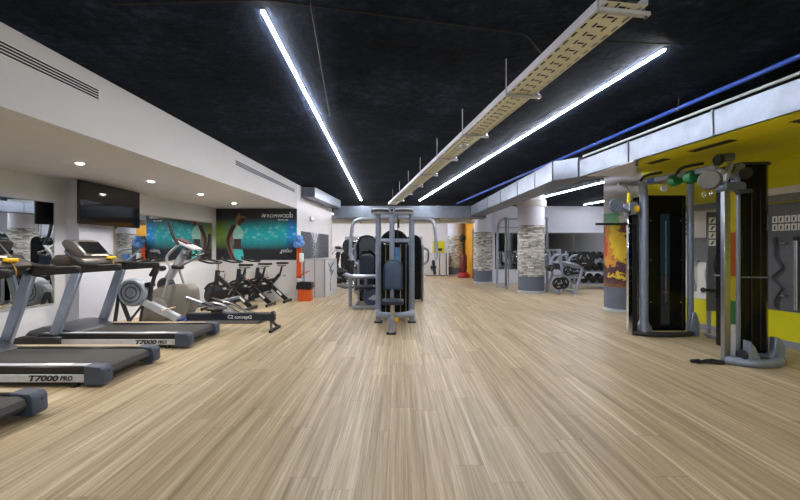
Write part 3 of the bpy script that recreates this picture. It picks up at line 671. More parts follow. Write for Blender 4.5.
# ------------------------------------------------------------------ spin bikes; local: faces -x, origin under crank
def spin_bike():
    t = thing('spin_bike', '', 'exercise bike', (0, 0, 0), 0, 'spin bikes in front of the poster wall')
    fr = mat('bike_black', '#18191c', .35)
    for x in (-.48, .5):
        s = MB().bar((x, -.26, .045), (x, .26, .045), .06, .05).build('stabiliser', fr, t, bevel=.012)
        for y in (-.24, .24): MB().lathe([(.02, 0), (.022, .012), (.012, .03)], 10, (x, y, 0)).build('foot', blackr, s)
    MB().bar((-.48, 0, .07), (-.3, 0, .62), .05, .08, (1, 0, 0)).build('fork', fr, t, bevel=.01)
    m = MB().bar((-.28, 0, .74), (.48, 0, .06), .06, .1).build('main_tube', fr, t, bevel=.012)
    MB().bar((.24, -.034, .29), (.36, -.034, .18), .004, .045).build('logo_plate', whiteink, m, smooth=False)
    MB().bar((-.3, 0, .5), (-.26, 0, .86), .055, .09, (1, 0, 0)).build('head_tube', fr, t, bevel=.01)
    MB().bar((.06, 0, .42), (.3, 0, .7), .055, .08).build('seat_tube', fr, t, bevel=.01)
    MB().bar((-.2, 0, .5), (.2, 0, .58), .05, .06).build('cross_tube', fr, t, bevel=.01)
    fw = MB().lathe([(.02, -.02), (.19, -.02), (.2, -.035), (.225, -.035), (.23, 0), (.225, .035), (.2, .035), (.19, .02), (.02, .02)], 28, (-.33, 0, .31), 'y').build('flywheel', mat('flywheel_steel', '#4a4d52', .3, metal=.7), t)
    MB().lathe([(.02, -.05), (.05, -.05), (.05, .05), (.02, .05)], 14, (-.33, 0, .31), 'y').build('hub', chrome, fw)
    MB().prism([(-.42, .26), (-.3, .2), (.1, .3), (.16, .38), (.08, .46), (-.28, .42), (-.42, .36)], 'y', -.09, -.05).build('chain_guard', black, t, bevel=.012)
    MB().tube(fil([(-.55, 0, .44), (-.46, 0, .55), (-.32, 0, .58), (-.2, 0, .5)], .08), .03, 8).build('wheel_guard', black, t)
    cr = MB().cyl((.06, -.14, .36), (.06, .14, .36), .02, 10).build('crank_axle', chrome, t)
    for s in (-1, 1):
        a = MB().bar((.06, s * .13, .36), (.06 - s * .09, s * .13, .36 - s * .14), .02, .03, (1, 0, 0)).build('crank', chrome, t)
        MB().box(.01 - s * .09, .11 - s * .09, s * .18 - .05, s * .18 + .05, .345 - s * .14, .375 - s * .14).build('pedal', black, a, bevel=.006)
    MB().cyl((-.26, 0, .86), (-.25, 0, 1.0), .022, 10).build('handlebar_post', chrome, t)
    hb = MB().tube(fil([(-.62, -.1, 1.13), (-.56, -.22, 1.08), (-.3, -.25, 1.02), (-.24, -.08, 1.02), (-.24, .08, 1.02), (-.3, .25, 1.02), (-.56, .22, 1.08), (-.62, .1, 1.13)], .06), .021, 8).build('handlebar', blackr, t)
    MB().box(-.42, -.2, -.05, .05, 1.0, 1.035).build('handlebar_slider', fr, hb, bevel=.008)
    for x, z in ((-.2, .83), (.36, .66)):
        k = MB().cyl((x - .02, 0, z), (x + .06, 0, z), .008, 8).build('adjuster', chrome, t); MB().ball((x + .07, 0, z), .022, 10).build('knob', red, k)
    MB().cyl((-.12, 0, .6), (-.1, 0, .8), .012, 8).build('resistance_rod', chrome, t)
    MB().cyl((.3, 0, .68), (.36, 0, .9), .024, 10).build('seat_post', fr, t)
    MB().box(.24, .46, -.025, .025, .9, .93).build('seat_slider', chrome, t, bevel=.005)
    MB().prism([(.2, 0), (.24, .022), (.36, .045), (.44, .1), (.5, .1), (.52, 0), (.5, -.1), (.44, -.1), (.36, -.045), (.24, -.022)], 'z', .95, 1.0).build('saddle', blackr, t, bevel=.016, seg=2)
    return t
b0 = spin_bike(); bikes = [b0, copy_tree(b0), copy_tree(b0)]
for o, loc, lab in zip(bikes, ((-3.72, 8.5, 0), (-3.5, 9.1, 0), (-3.3, 9.75, 0)), ('black spin bike at the front of the row, beside the elliptical', 'black spin bike in the middle of the row of three', 'black spin bike closest to the poster wall')):
    o.location = loc; o['label'] = lab; o.rotation_euler.z = math.radians(-4)

# ------------------------------------------------------------------ bin, cleaning station, counter
t = thing('waste_bin', 'orange waste bin lined with a black bag by the poster wall', 'bin', (-2.43, 10.0, 0))
MB().prism(rect_round(-.17, .17, -.14, .14, .04), 'z', 0, .34).xf(Matrix.Identity(4)).build('body', orange, t, bevel=.01)
m = MB(); pts = rect_round(-.19, .19, -.16, .16, .05); n = len(pts); rr = random.Random(3)
for k, (z, sc) in enumerate(((.30, 1.0), (.36, 1.05), (.42, 1.0), (.475, .97), (.48, .86), (.36, .8))):
    for p in pts:
        j = rr.uniform(.97, 1.04); m.v.append(Vector((p[0] * sc * j, p[1] * sc * j, z + rr.uniform(-.008, .008))))
for k in range(5):
    for i in range(n): m.f.append([k * n + i, k * n + (i + 1) % n, (k + 1) * n + (i + 1) % n, (k + 1) * n + i])
m.f.append([5 * n + i for i in range(n)])
m.build('bin_bag', mat('bin_bag_black', '#17181a', .3), t, smooth=False)

t = thing('cleaning_station', 'orange wall board with white dispenser and blue paper roll', 'dispenser', (-2.62, 10.2, .56))
MB().box(-.09, .04, -.0, .03, 0, 1.0).build('board', orange, t, bevel=.008)
MB().box(.0, .11, -.09, 0, .42, .66).build('dispenser', paper, t, bevel=.025, seg=2)
MB().bar((-.04, -.1, .04), (.27, -.1, .2), .18, .02).build('tray', orange, t, bevel=.005)
rl = MB()
for i in range(9):
    rl.ball((random.uniform(-.08, .2), random.uniform(-.15, -.04), random.uniform(.87, 1.06)), random.uniform(.06, .1), 10)
tag(rl.build('cloth_bundle', mat('blue_paper', '#6b9fe0', .7, var=.2, scale=20), t), kind='stuff')

cw = white
t = thing('reception_partition', 'half height white partition box with a dancer silhouette on its side', 'partition', (-2.06, 10.7, 0))
MB().prism([(-.56, -.02), (-.28, -.01), (-.28, .5), (-.45, .5)], 'z', 0, 1.03).build('front_panel', cw, t, smooth=False)
MB().prism([(-.272, -.01), (0, 0), (.15, 1.1), (-.2, 1.1), (-.272, .5)], 'z', 0, 1.03).build('body', cw, t, smooth=False)
MB().prism([(-.58, -.03), (.01, -.012), (.165, 1.12), (-.22, 1.12), (-.45, .5)], 'z', 1.03, 1.045).build('top', mat('counter_top', '#a9a9ad', .5), t, smooth=False)
MB().box(-.008, .006, -.012, .0, 0, 1.03).build('corner_strip', charcoal, t, smooth=False)
MB().box(-.285, -.268, -.016, -.006, 0, 1.03).build('corner_strip', mat('gap_grey', '#6d6d70', .6), t, smooth=False)
dm = MB()
for a, b, w in (((.28, .92), (.5, .78), .05), ((.78, .96), (.5, .8), .05), ((.5, .82), (.55, .56), .1), ((.55, .58), (.42, .3), .06), ((.56, .6), (.75, .72), .05), ((.45, .34), (.5, .12), .04), ((.4, .74), (.62, .7), .09)):
    A, B = Vector((a[0] * .15 / 1.1 + .004, a[0], a[1])), Vector((b[0] * .15 / 1.1 + .004, b[0], b[1])); dm.bar(A, B, .008, w, Vector((0, 1, 0)).cross(Vector((1, 0, 0))) if False else (0, .7, .7))
dm.ball((.52 * .136 + .004, .52, .9), .05, 10, (.1, 1, 1)).build('dancer_print', mat('print_grey', '#6a6c72', .6), t, smooth=False)

# ------------------------------------------------------------------ chest fly machine
def fly_machine():
    t = thing('chest_fly_machine', 'silver chest fly machine with blue grey back pad in the middle of the gym', 'weight machine', (-.09, 7.0, 0))
    fm = bluegrey
    for s in (-1, 1):
        u = MB().tube([(s * .3, 0, .02), (s * .3, 0, 1.95)], .05, 14).build('upright', fm, t)
        MB().box(s * .3 - .07, s * .3 + .07, -.08, .1, 0, .025).build('foot', blackr, u, bevel=.008)
    MB().bar((-.3, .0, 1.47), (.3, .0, 1.47), .06, .07).build('cross_brace', fm, t, bevel=.012)
    MB().tube([(-.05, -.18, .62), (-.05, -.18, 1.98)], .046, 14).build('centre_post', fm, t)
    for s in (-1, 1):
        c = MB().lathe([(.02, 0), (.155, 0), (.17, .015), (.17, .03), (.15, .035), (.15, .055), (.17, .06), (.17, .085), (.155, .095), (.02, .095)], 32, (s * .205 - .05, -.05, 1.94)).build('cam', lgrey, t)
        MB().lathe([(.15, .024), (.174, .024), (.174, .07), (.15, .07)], 32, (s * .205 - .05, -.05, 1.94), 'z', True).build('cam_groove', charcoal, c)
    b = MB().lathe([(.01, -.02), (.055, -.02), (.06, -.01), (.06, .03), (.01, .03)], 24, (-.05, -.29, 1.98), 'y').build('badge', navy, t)
    MB().lathe([(.03, -.024), (.045, -.024), (.045, -.019), (.03, -.019)], 24, (-.05, -.29, 1.98), 'y', True).build('badge_ring', silver, b)
    for s in (-1, 1):
        k = 1 if s < 0 else .93
        arm = MB().tube(fil([(s * .28, -.02, 1.86), (s * .66 * k, -.04, 1.85), (s * .75 * k, -.06, 1.78), (s * .78 * k, -.1, 1.5), (s * .79 * k, -.12, 1.2), (s * .7 * k, -.2, 1.05), (s * .71 * k, -.25, .95)], .06, 6), .031, 12).build('press_arm', silver, t)
        MB().tube([(s * .72 * k, -.26, 1.12), (s * .74 * k, -.3, .88)], .026, 10).build('hand_grip', blackr, arm)
        MB().cyl((s * .72 * k - .05, -.25, 1.0), (s * .72 * k + .05, -.25, 1.0), .03, 10).build('grip_clamp', charcoal, arm)
    MB().prism(rect_round(-.18, .135, .63, 1.14, .13, 7, True), 'y', -.58, -.52).build('pad_backing', padedge, t, bevel=.02, seg=2)
    MB().prism(rect_round(-.155, .11, .655, 1.115, .11, 7, True), 'y', -.6, -.575).build('back_pad', padblue, t, bevel=.012, seg=2)
    MB().bar((-.03, -.2, .95), (-.03, -.52, .92), .06, .06).build('pad_bracket', fm, t)
    MB().prism(rect_round(-.2, .15, -.95, -.6, .08), 'z', .44, .51).build('seat', padedge, t, bevel=.02, seg=2)
    MB().tube([(-.03, -.75, .12), (-.03, -.75, .44)], .035, 12).build('seat_post', steel, t)
    MB().tube([(-.04, -.55, .2), (-.04, -.55, .66)], .032, 12).build('pad_post', fm, t)
    MB().tube(fil([(-.3, 0, .2), (-.3, -.3, .21), (-.18, -.5, .21), (.12, -.5, .21), (.28, -.3, .21), (.3, 0, .2)], .2, 6), .05, 12).build('base_frame', fm, t)
    p = MB().tube([(-.05, -.98, .0), (-.05, -.98, .24)], .045, 12).build('front_post', fm, t)
    MB().box(-.12, .03, -1.03, -.93, 0, .03).build('foot', blackr, p, bevel=.008)
    MB().bar((-.05, -1.0, .22), (-.05, -.6, .2), .07, .06).build('front_beam', fm, t, bevel=.01)
    MB().lathe([(.01, -.05), (.035, -.05), (.035, -.02), (.015, -.02), (.015, .05)], 14, (.04, -.85, .21), 'y').build('adjust_knob', yell_tag, t)
    sh = MB().box(-.26, .26, .12, .42, .06, 1.42).build('weight_shroud', gloss, t, bevel=.02)
    for x in (-.17, -.06, .1, .2): MB().cyl((x, .1, .1), (x, .1, 1.4), .01, 8).build('guide_rod', steel, t)
    MB().box(.0, .1, .1, .115, 1.1, 1.35).build('instruction_plate', mat('plate_blue', '#4f86b8', .4), t, smooth=False)
    for x in (-.09, .05): MB().tube([(x, .02, 1.42), (x, .02, 1.95)], .008, 8).build('cable', blackr, t)
    MB().lathe([(.02, -.02), (.08, -.02), (.085, 0), (.08, .02), (.02, .02)], 18, (.06, .05, 1.78), 'x').build('pulley', charcoal, t)
fly_machine()

# selectorised machines further back
def stack_machine(loc, rz, label, hw=.3, top=1.72, pad=padblue, arms=True, cam_=False, flip=1):
    t = thing('weight_machine', label, 'weight machine', loc, rz, 'weight machines in the rear')
    MB().prism(rect_round(-hw, hw, .06, top, min(hw * .95, .28), 8, True), 'y', .1, .45).build('weight_shroud', gloss, t, bevel=.02)
    MB().prism(rect_round(-hw + .05, hw - .05, .1, top - .06, min(hw * .8, .22), 8, True), 'y', .085, .1).build('shroud_panel', charcoal, t)
    for s in (-1, 1):
        f = MB().tube([(s * (hw + .04), .3, .02), (s * (hw + .04), .3, top - .25)], .035, 10).build('upright', silver, t)
        MB().bar((s * (hw + .04), .3, .05), (s * (hw + .04), -.8, .05), .06, .06).build('base_rail', silver, t, bevel=.01)
    MB().bar((-hw - .04, -.78, .05), (hw + .04, -.78, .05), .06, .06).build('base_cross_bar', silver, t)
    MB().tube([(0, -.45, .05), (0, -.45, .42)], .04, 10).build('seat_post', silver, t)
    MB().prism(rect_round(-.2, .2, -.65, -.25, .07), 'z', .42, .5).build('seat', padedge, t, bevel=.02)
    MB().prism(rect_round(-.17, .17, .55, 1.2, .1), 'y', -.24, -.16).build('backrest', pad, t, bevel=.02)
    MB().bar((0, -.16, .9), (0, .12, .9), .08, .08).build('backrest_bracket', silver, t)
    if arms:
        for s in (-1, 1):
            a = MB().tube(fil([(s * (hw + .08), .2, 1.35), (s * (hw + .22), -.1, 1.3), (s * (hw + .24), -.4, 1.0), (s * (hw + .12), -.6, .9)], .12), .03, 10).build('press_arm', silver, t)
            MB().tube([(s * (hw + .14), -.55, .92), (s * (hw - .0), -.68, .88)], .025, 8).build('hand_grip', blackr, a)
    if cam_:
        c = MB().lathe([(.03, -.04), (.19, -.04), (.2, 0), (.19, .04), (.03, .04)], 28, (flip * .15, -.55, .22), 'y').build('cam_disc', padblue, t)
        MB().prism([(flip * .05, .2), (flip * .2, .3), (flip * .32, .24), (flip * .2, .17)], 'y', -.6, -.592).build('cam_plate', lgrey, c)
        r = MB().tube(fil([(-.35, -.5, .02), (-.35, -.5, .72), (.3, -.6, .7)], .06), .04, 10).build('support_frame', silver, t)
        MB().tube(fil([(-.5, -.55, .78), (-.3, -.75, .7), (.28, -.7, .72)], .2), .05, 10).build('curved_arm', silver, t)
        for z in (.62, .8): MB().cyl((-.62, -.6, z), (-.42, -.6, z), .05, 12).build('roller_pad', blackr, t)
        MB().tube([(.0, -.5, .02), (.0, -.5, .7)], .035, 10).build('support_post', silver, t)
    return t
stack_machine((-.12, 8.75, 0), math.pi, 'dark weight machine with a rounded black stack cover right behind the chest fly', .3, 1.73, padblue, False)
stack_machine((.34, 10.2, 0), math.pi, 'dark weight machine with black stack cover and side handle behind the chest fly', .19, 1.68, padblue, True)
stack_machine((-.78, 9.35, 0), 0, 'grey leg machine with a round cam disc and roller pads beside the chest fly', .2, 1.3, padedge, False, True)
stack_machine((-.95, 11.6, 0), .3, 'grey seated press machine with blue pad further behind the leg machine', .3, 1.75, mat('pad_bright_blue', '#4a76a8', .5), True)
stack_machine((-2.2, 16.2, 0), -.4, 'black weight machine standing far back beside the white side wall', .3, 1.75, black, True)
elliptical((-2.38, 14.6, 0), 'black elliptical trainer standing beyond the white side wall', black, charcoal, S=.95, rz=-1.1)

# rear counters, yellow panel, punch ball
for i, (x0, x1) in enumerate(((1.28, 1.95), (2.0, 2.28), (2.33, 2.42))):
    t = thing('rear_counter', ['wide white cupboard block in the rear below the yellow panel', 'narrow white cupboard block in the rear below the yellow panel', 'thin white end panel between cupboards and stone column'][i], 'cupboard', (x0, 19.4, 0), 0, 'white rear cupboards')
    MB().box(0, x1 - x0, 0, .5, .04, 1.12).build('body', white, t, bevel=.006)
    MB().box(-.01, x1 - x0 + .01, -.01, .51, 1.12, 1.15).build('top', lgrey, t, bevel=.004)
    MB().box(.02, x1 - x0 - .02, -.006, 0, .07, 1.1).build('door', white, t, bevel=.004)
    MB().box(.02, x1 - x0 - .02, .02, .48, 0, .04).build('plinth', charcoal, t, smooth=False)
t = thing('yellow_panel', 'bright yellow panel on the rear wall above white cupboards', 'poster', (1.72, 20.59, 1.15))
MB().box(0, .62, -.02, 0, 0, .62).build('print_panel', mat('panel_yellow', '#d8d010', .5), t, smooth=False)  # flat yellow rectangle with a small dark mark
MB().box(.3, .5, -.024, -.02, .1, .25).build('dark_mark', ink, t, smooth=False)
for i, (x0, x1, z0, z1) in enumerate(((-2.9, -1.9, .9, 2.0), (-1.7, -.2, .9, 2.0), (.2, 1.15, .9, 2.0))):
    t = thing('wall_mirror', ['rear wall mirror by the black elliptical trainer', 'rear wall mirror behind the weight machines', 'rear wall mirror beside the white cupboards'][i], 'mirror', (x0, 20.59, z0), 0, 'wall mirrors')
    MB().box(0, x1 - x0, -.012, 0, 0, z1 - z0).build('mirror_pane', mirror_m, t, smooth=False)
    for q in ((-.02, 0, 0, z1 - z0), (x1 - x0, x1 - x0 + .02, 0, z1 - z0), (-.02, x1 - x0 + .02, -.02, 0), (-.02, x1 - x0 + .02, z1 - z0, z1 - z0 + .02)):
        MB().box(q[0], q[1], -.02, 0, q[2], q[3]).build('frame', lgrey, t, smooth=False)
t = thing('punch_ball', 'free standing punch ball with red base before the orange wall', 'punch ball', (3.0, 18.4, 0))
MB().lathe([(.01, 0), (.26, 0), (.3, .06), (.28, .16), (.18, .24), (.06, .27), (.01, .27)], 28).build('base', red, t)
MB().lathe([(.12, .26), (.16, .4), (.16, 1.0), (.12, 1.08), (.01, 1.1)], 20).build('sleeve', mat('dark_red_vinyl', '#5e1a1e', .5), t)
MB().cyl((0, 0, 1.0), (-.04, 0, 1.75), .025, 10).build('pole', charcoal, t)
MB().ball((-.05, 0, 1.86), .16, 18, (1, 1, 1.1)).build('ball', blackr, t)
t = thing('dark_doorway', 'dark brown door in the orange wall beside the stone column', 'door', (3.34, 16.9, 0), 0, None, 'structure')
MB().box(-.02, .0, 0, 1.0, 0, 2.25).build('leaf', mat('dark_wood', '#3a2722', .5), t, smooth=False)
MB().box(-.03, -.02, .88, .92, 1.0, 1.12).build('handle', steel, t, bevel=.004)
# ------------------------------------------------------------------ cable machine
def cable_machine():
    o = Vector((3.9, 5.2, 0)); w = dict(world=o)
    t = thing('cable_machine', 'dual tower cable machine with smoked stack covers and pull up beam', 'cable machine', o)
    fm = bluegrey
    # far tower
    MB().box(3.455, 3.52, 5.9, 5.96, .02, 2.05).build('guide_rail', chrome, t, bevel=.006, **w)
    MB().box(3.535, 3.6, 5.92, 6.0, .02, 2.05).build('rail_backing', black, t, smooth=False, **w)
    for k in range(14): MB().cyl((3.485, 5.895, .5 + .11 * k), (3.485, 5.9, .5 + .11 * k), .01, 8).build('rail_hole', black, t, **w)
    MB().tube(fil([(3.69, 5.9, .02), (3.69, 5.9, 2.2), (3.6, 5.82, 2.33)], .2), .06, 16).build('tower_post', fm, t, **w)
    MB().tube([(4.43, 5.95, .02), (4.43, 5.95, 2.38)], .045, 14).build('tower_post', fm, t, **w)
    MB().prism(rect_round(3.75, 4.39, .06, 2.14, .03), 'y', 5.98, 6.3).build('stack_cover', gloss, t, bevel=.01, **w)
    MB().box(3.8, 3.81, 5.975, 5.98, .1, 2.1).build('cover_seam', charcoal, t, smooth=False, **w)
    MB().box(4.33, 4.34, 5.975, 5.98, .1, 2.1).build('cover_seam', charcoal, t, smooth=False, **w)
    st = MB().box(3.99, 4.13, 5.972, 5.98, .15, 1.85).build('stack_window', mat('window_teal', '#1d3a44', .15), t, smooth=False, **w)
    for k in range(16): MB().box(4.0, 4.12, 5.965, 5.972, .18 + k * .045, .218 + k * .045).build('weight_plate', charcoal, st, bevel=.003, **w)
    MB().cyl((4.06, 5.96, .5), (4.06, 5.96, 1.75), .008, 8).build('cable', steel, st, **w)
    MB().box(4.03, 4.085, 5.958, 5.966, .63, .665).build('selector_pin', mat('pin_copper', '#8a4a2c', .5), st, **w)
    for x in (3.84, 4.3):
        for z in (.5, 1.15, 1.75): MB().cyl((x, 5.97, z), (x, 5.98, z), .012, 8).build('rivet', steel, t, **w)
    MB().tube(fil([(3.55, 5.95, .04), (3.7, 5.85, .04), (4.0, 5.8, .04), (4.3, 5.85, .04), (4.5, 5.95, .04)], .2), .04, 10).build('base_tube', charcoal, t, **w)
    for x, s in ((3.62, -1), (3.8, 1)): MB().prism([(x - .07, 0), (x + .07, 0), (x + .03, .12), (x + (-s) * .05, .26)], 'y', 5.93, 5.97).build('base_fin', fm, t, bevel=.006, **w)
    MB().prism([(4.36, 0), (4.52, 0), (4.52, .2), (4.47, .36), (4.42, .36)], 'y', 5.88, 5.94).build('base_fin', fm, t, bevel=.008, **w)
    # far pulley carriage
    c = MB().prism(rect_round(3.42, 3.55, 1.83, 2.02, .03), 'y', 5.82, 5.98).build('pulley_carriage', silver, t, bevel=.01, **w)
    MB().lathe([(.01, -.02), (.1, -.02), (.108, -.01), (.108, .02), (.01, .02)], 28, P(616, 205, 5.95), 'y').build('pulley_cover', mat('cover_slate', '#626c7c', .45), c, **w)
    MB().tube(fil([P(619, 184, 5.9), P(626, 186, 5.9), P(629, 195, 5.9), P(628, 206, 5.9)], .08), .022, 10).build('pulley_arm', steel, c, **w)
    MB().bar(P(618, 184, 5.9), P(640, 184, 5.9), .06, .05).build('pulley_bracket', silver, c, bevel=.01, **w)
    MB().bar(P(629, 193, 5.86), P(628.5, 203, 5.86), .03, .045).build('warning_tag', mat('tag_yellow', '#d6d022', .5), c, **w)
    MB().lathe([(.01, -.03), (.05, -.03), (.055, 0), (.05, .03), (.01, .03)], 18, P(635.5, 209, 5.85), 'y').build('adjust_knob', yell_tag, c, **w)
    MB().bar(P(622, 209, 5.9), P(630, 213, 5.8), .05, .05).build('swivel_block', charcoal, c, bevel=.008, **w)
    MB().cyl((P(596, 224, 5.8)), P(635, 224, 5.9), .018, 10).build('dip_bar', blackr, t, **w)
    # near tower
    MB().box(3.695, 3.765, 4.44, 4.5, .02, 2.0).build('guide_rail', mat('rail_steel', '#9ca1a9', .28, metal=1), t, bevel=.006, **w)
    sp = MB().box(3.77, 3.83, 4.45, 4.5, .02, 2.0).build('colour_strip', lgrey, t, smooth=False, **w)  # upright strip coloured in yellow, red, green and grey bands
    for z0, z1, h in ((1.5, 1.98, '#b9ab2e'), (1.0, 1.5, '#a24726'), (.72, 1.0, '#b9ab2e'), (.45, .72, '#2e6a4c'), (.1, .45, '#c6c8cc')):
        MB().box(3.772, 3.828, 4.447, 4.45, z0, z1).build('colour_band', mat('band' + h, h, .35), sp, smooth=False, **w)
    MB().tube([(3.88, 4.5, .02), (3.88, 4.5, 2.1)], .04, 14).build('tower_post', fm, t, **w)
    MB().prism([(3.92, 4.48), (4.18, 4.45), (4.25, 4.5), (4.3, 4.62), (4.3, 4.85), (3.92, 4.85)], 'z', .12, 2.28).build('stack_cover', gloss, t, bevel=.012, **w)
    for x in (4.02, 4.12): MB().box(x - .003, x + .003, 4.452, 4.462, .15, 2.0).build('cover_seam', charcoal, t, smooth=False, **w)
    MB().prism([(3.91, 4.47), (4.18, 4.44), (4.26, 4.49), (4.31, 4.62), (4.31, 4.86), (3.91, 4.86)], 'z', .98, .995).build('cover_joint', mat('joint_grey', '#6a6e76', .4), t, smooth=False, **w)
    MB().prism([(3.91, 4.47), (4.19, 4.43), (4.27, 4.48), (4.32, 4.62), (4.32, 4.87), (3.91, 4.87)], 'z', 2.28, 2.31).build('top_cap', charcoal, t, bevel=.008, **w)
    MB().tube(fil([(3.72, 4.46, .045), (3.9, 4.3, .045), (4.2, 4.32, .045), (4.38, 4.5, .045), (4.38, 4.85, .045)], .25, 8), .05, 12).build('base_tube', fm, t, **w)
    MB().prism([(3.86, 0), (4.0, 0), (3.985, .1), (3.93, .22), (3.86, .3)], 'y', 4.3, 4.4).build('base_fin', fm, t, bevel=.01, **w)
    MB().prism([(4.26, .05), (4.4, .05), (4.4, .2), (4.33, .3), (4.28, .3)], 'y', 4.44, 4.52).build('base_fin', fm, t, bevel=.01, **w)
    MB().lathe([(.01, -.03), (.06, -.03), (.065, 0), (.06, .03), (.01, .03)], 18, (3.85, 4.38, .12), 'x').build('floor_pulley', charcoal, t, **w)
    c = MB().prism(rect_round(3.67, 3.92, 1.97, 2.07, .03), 'y', 4.4, 4.56).build('pulley_carriage', mat('carriage_grey', '#5c6470', .35, metal=.4), t, bevel=.015, **w)
    cc = P(710, 180, 4.48)
    MB().lathe([(.02, -.035), (.1, -.035), (.115, -.02), (.115, .02), (.1, .035), (.02, .035)], 28, (0, 0, 0), 'x').xf(Matrix.Translation(cc) @ Matrix.Rotation(math.radians(35), 4, 'Z')).build('pulley_cover', mat('cover_beige', '#454339', .5), c, **w)
    MB().bar(P(722, 187, 4.48), P(731, 163, 4.48), .05, .07, (0, 1, 0)).build('pulley_arm', silver, c, bevel=.01, **w)
    MB().bar(P(733, 187, 4.5), P(741, 164, 4.5), .06, .08, (0, 1, 0)).build('pulley_arm', fm, c, bevel=.01, **w)
    MB().cyl(P(722, 158, 4.46), P(732, 157, 4.46), .05, 16).build('top_roller', mat('carriage_grey', '#5c6470', .35, metal=.4), c, **w)
    MB().lathe([(.02, -.02), (.062, -.02), (.068, 0), (.062, .02), (.02, .02)], 20, P(718.5, 160, 4.44), 'x').build('pulley_wheel', black, c, **w)
    MB().lathe([(.02, -.025), (.06, -.025), (.065, 0), (.06, .025), (.02, .025)], 20, P(746, 173, 4.42), 'y').build('pulley_wheel', charcoal, c, **w)
    MB().bar(P(736, 192, 4.42), P(752, 191, 4.42), .05, .05).build('lower_bracket', charcoal, c, bevel=.01, **w)
    for px, py in ((704, 195), (711, 193)):
        q = P(px, py, 4.45); MB().tube([q + Vector((.02 * math.cos(a) * .8, 0, .03 * math.sin(a))) for a in [i * math.pi / 5 for i in range(10)]], .004, 6, True).build('carabiner', steel, c, **w)
    # pull up beam along the front
    a, b = Vector((3.6, 5.82, 2.31)), Vector((3.66, 4.5, 2.25))
    beam = MB().bar(a, b, .08, .07).build('pull_up_beam', silver, t, bevel=.012, **w)
    for f0, f1 in ((.05, .38), (.58, .9)):
        p, q = a.lerp(b, f0), a.lerp(b, f1)
        MB().tube(fil([p + Vector((-.05, 0, .02)), p.lerp(q, .3) + Vector((-.08, 0, .075)), q + Vector((-.06, 0, .07))], .15), .02, 10).build('beam_grip', blackr, beam, **w)
        m = p.lerp(q, .45); MB().bar(m + Vector((-.045, .06, -.01)), m + Vector((-.045, -.06, -.01)), .01, .05).build('blue_sleeve', bluec, beam, **w)
    MB().bar((3.62, 5.82, 2.3), (4.43, 5.95, 2.36), .06, .06).build('tower_brace', silver, t, bevel=.01, **w)
    MB().bar((3.66, 4.5, 2.22), (3.9, 4.5, 2.12), .06, .06).build('tower_brace', silver, t, bevel=.01, **w)
    for f, r in ((.53, .07), (.74, .075)):
        p = a.lerp(b, f) + Vector((-.02, 0, -.06))
        g = MB().lathe([(.02, -.06), (r, -.06), (r + .008, -.03), (r + .008, .03), (r, .06), (.02, .06)], 20, p, 'y').build('roller_grip', greenp, beam, **w)
    pp = P(664, 188, 5.4)
    MB().lathe([(.012, -.015), (.045, -.015), (.05, 0), (.045, .015), (.012, .015)], 20, pp, 'y').build('hanging_pulley', lgrey, t, **w)
    MB().cyl(pp + Vector((0, 0, .04)), (pp.x, pp.y, 2.32), .006, 6).build('pulley_link', steel, t, **w)
cable_machine()
t = thing('rope_handle', 'black rope attachment lying on the floor by the cable tower', 'rope', (3.6, 4.45, 0))
m = MB(); rr = random.Random(5)
for k in range(4):
    a0 = rr.uniform(-.4, .4); x, y = rr.uniform(-.1, .1), rr.uniform(-.05, .05)
    m.tube(fil([(x - .14, y, .014), (x - .04, y + rr.uniform(-.07, .07), .03), (x + .04, y + rr.uniform(-.06, .06), .018), (x + .13, y + rr.uniform(-.05, .05), .016)], .06), .012, 8)
m.build('rope', blackr, t)
for x, y in ((-.2, .03), (.17, -.03)): MB().tube([(x - .05, y, .024), (x + .05, y + .02, .024)], .022, 10).build('rubber_end', blackr, t)

# ------------------------------------------------------------------ right wall fittings
KR = math.sqrt(1 + .19 ** 2)
def on_right(d, name, label, cat, group=None): return thing(name, label, cat, (XR(d), d, 0), math.atan(.19), group)   # local: -x into the room, +y away
t = on_right(3.2, 'wall_rail', 'grey horizontal rail along the yellow wall', 'rail')
MB().box(-.04, -.0, 0, 4.1 * KR, 1.95, 2.05).build('rail', mat('rail_grey', '#7d7f80', .5), t, bevel=.006)
t = on_right(5.62, 'white_wall_board', 'white notice board on the yellow wall between the cable towers', 'board')
MB().box(-.02, -.001, 0, 1.6, .5, 1.94).build('board', paper, t, bevel=.004)
MB().box(-.024, -.02, .3, .9, 1.1, 1.5).build('grey_print', mat('print_mid_grey', '#74777c', .6), t, smooth=False)
for i, y in enumerate((.4, .62, .84)): MB().tube(fil([(-.03, y, 1.15), (-.05, y + .08, .95), (-.03, y + .02, .62), (-.03, y + .16, .6)], .1), .012, 8).build('hook_bar', lgrey, t)
for k in range(4): MB().box(-.024, -.02, .95, 1.05, 1.55 + .08 * k, 1.6 + .08 * k).build('print_line', ink, t, smooth=False)
t = on_right(3.7, 'white_wall_strip', 'white strip panel above the grey rail by the bar rack', 'panel')
MB().box(-.02, -.001, 0, 1.75, 2.05, 2.15).build('panel', paper, t, smooth=False)
t = on_right(3.6, 'bar_rack_board', 'dark grey wall board with exercise cards and bar holders', 'board')
MB().box(-.02, -.001, 0, 1.86, .48, 1.93).build('board', mat('board_grey', '#5d5f63', .45), t, bevel=.004)
for r in range(2):
    for c_ in range(11):
        y = 1.0 + c_ * .074
        k = MB().box(-.024, -.02, y, y + .06, 1.56 + r * .11, 1.65 + r * .11).build('exercise_card', paper, t, smooth=False)
        MB().tube([(-.025, y + .032, 1.575 + r * .11), (-.025, y + .028, 1.63 + r * .11)], .008, 6).build('card_figure', ink, k)
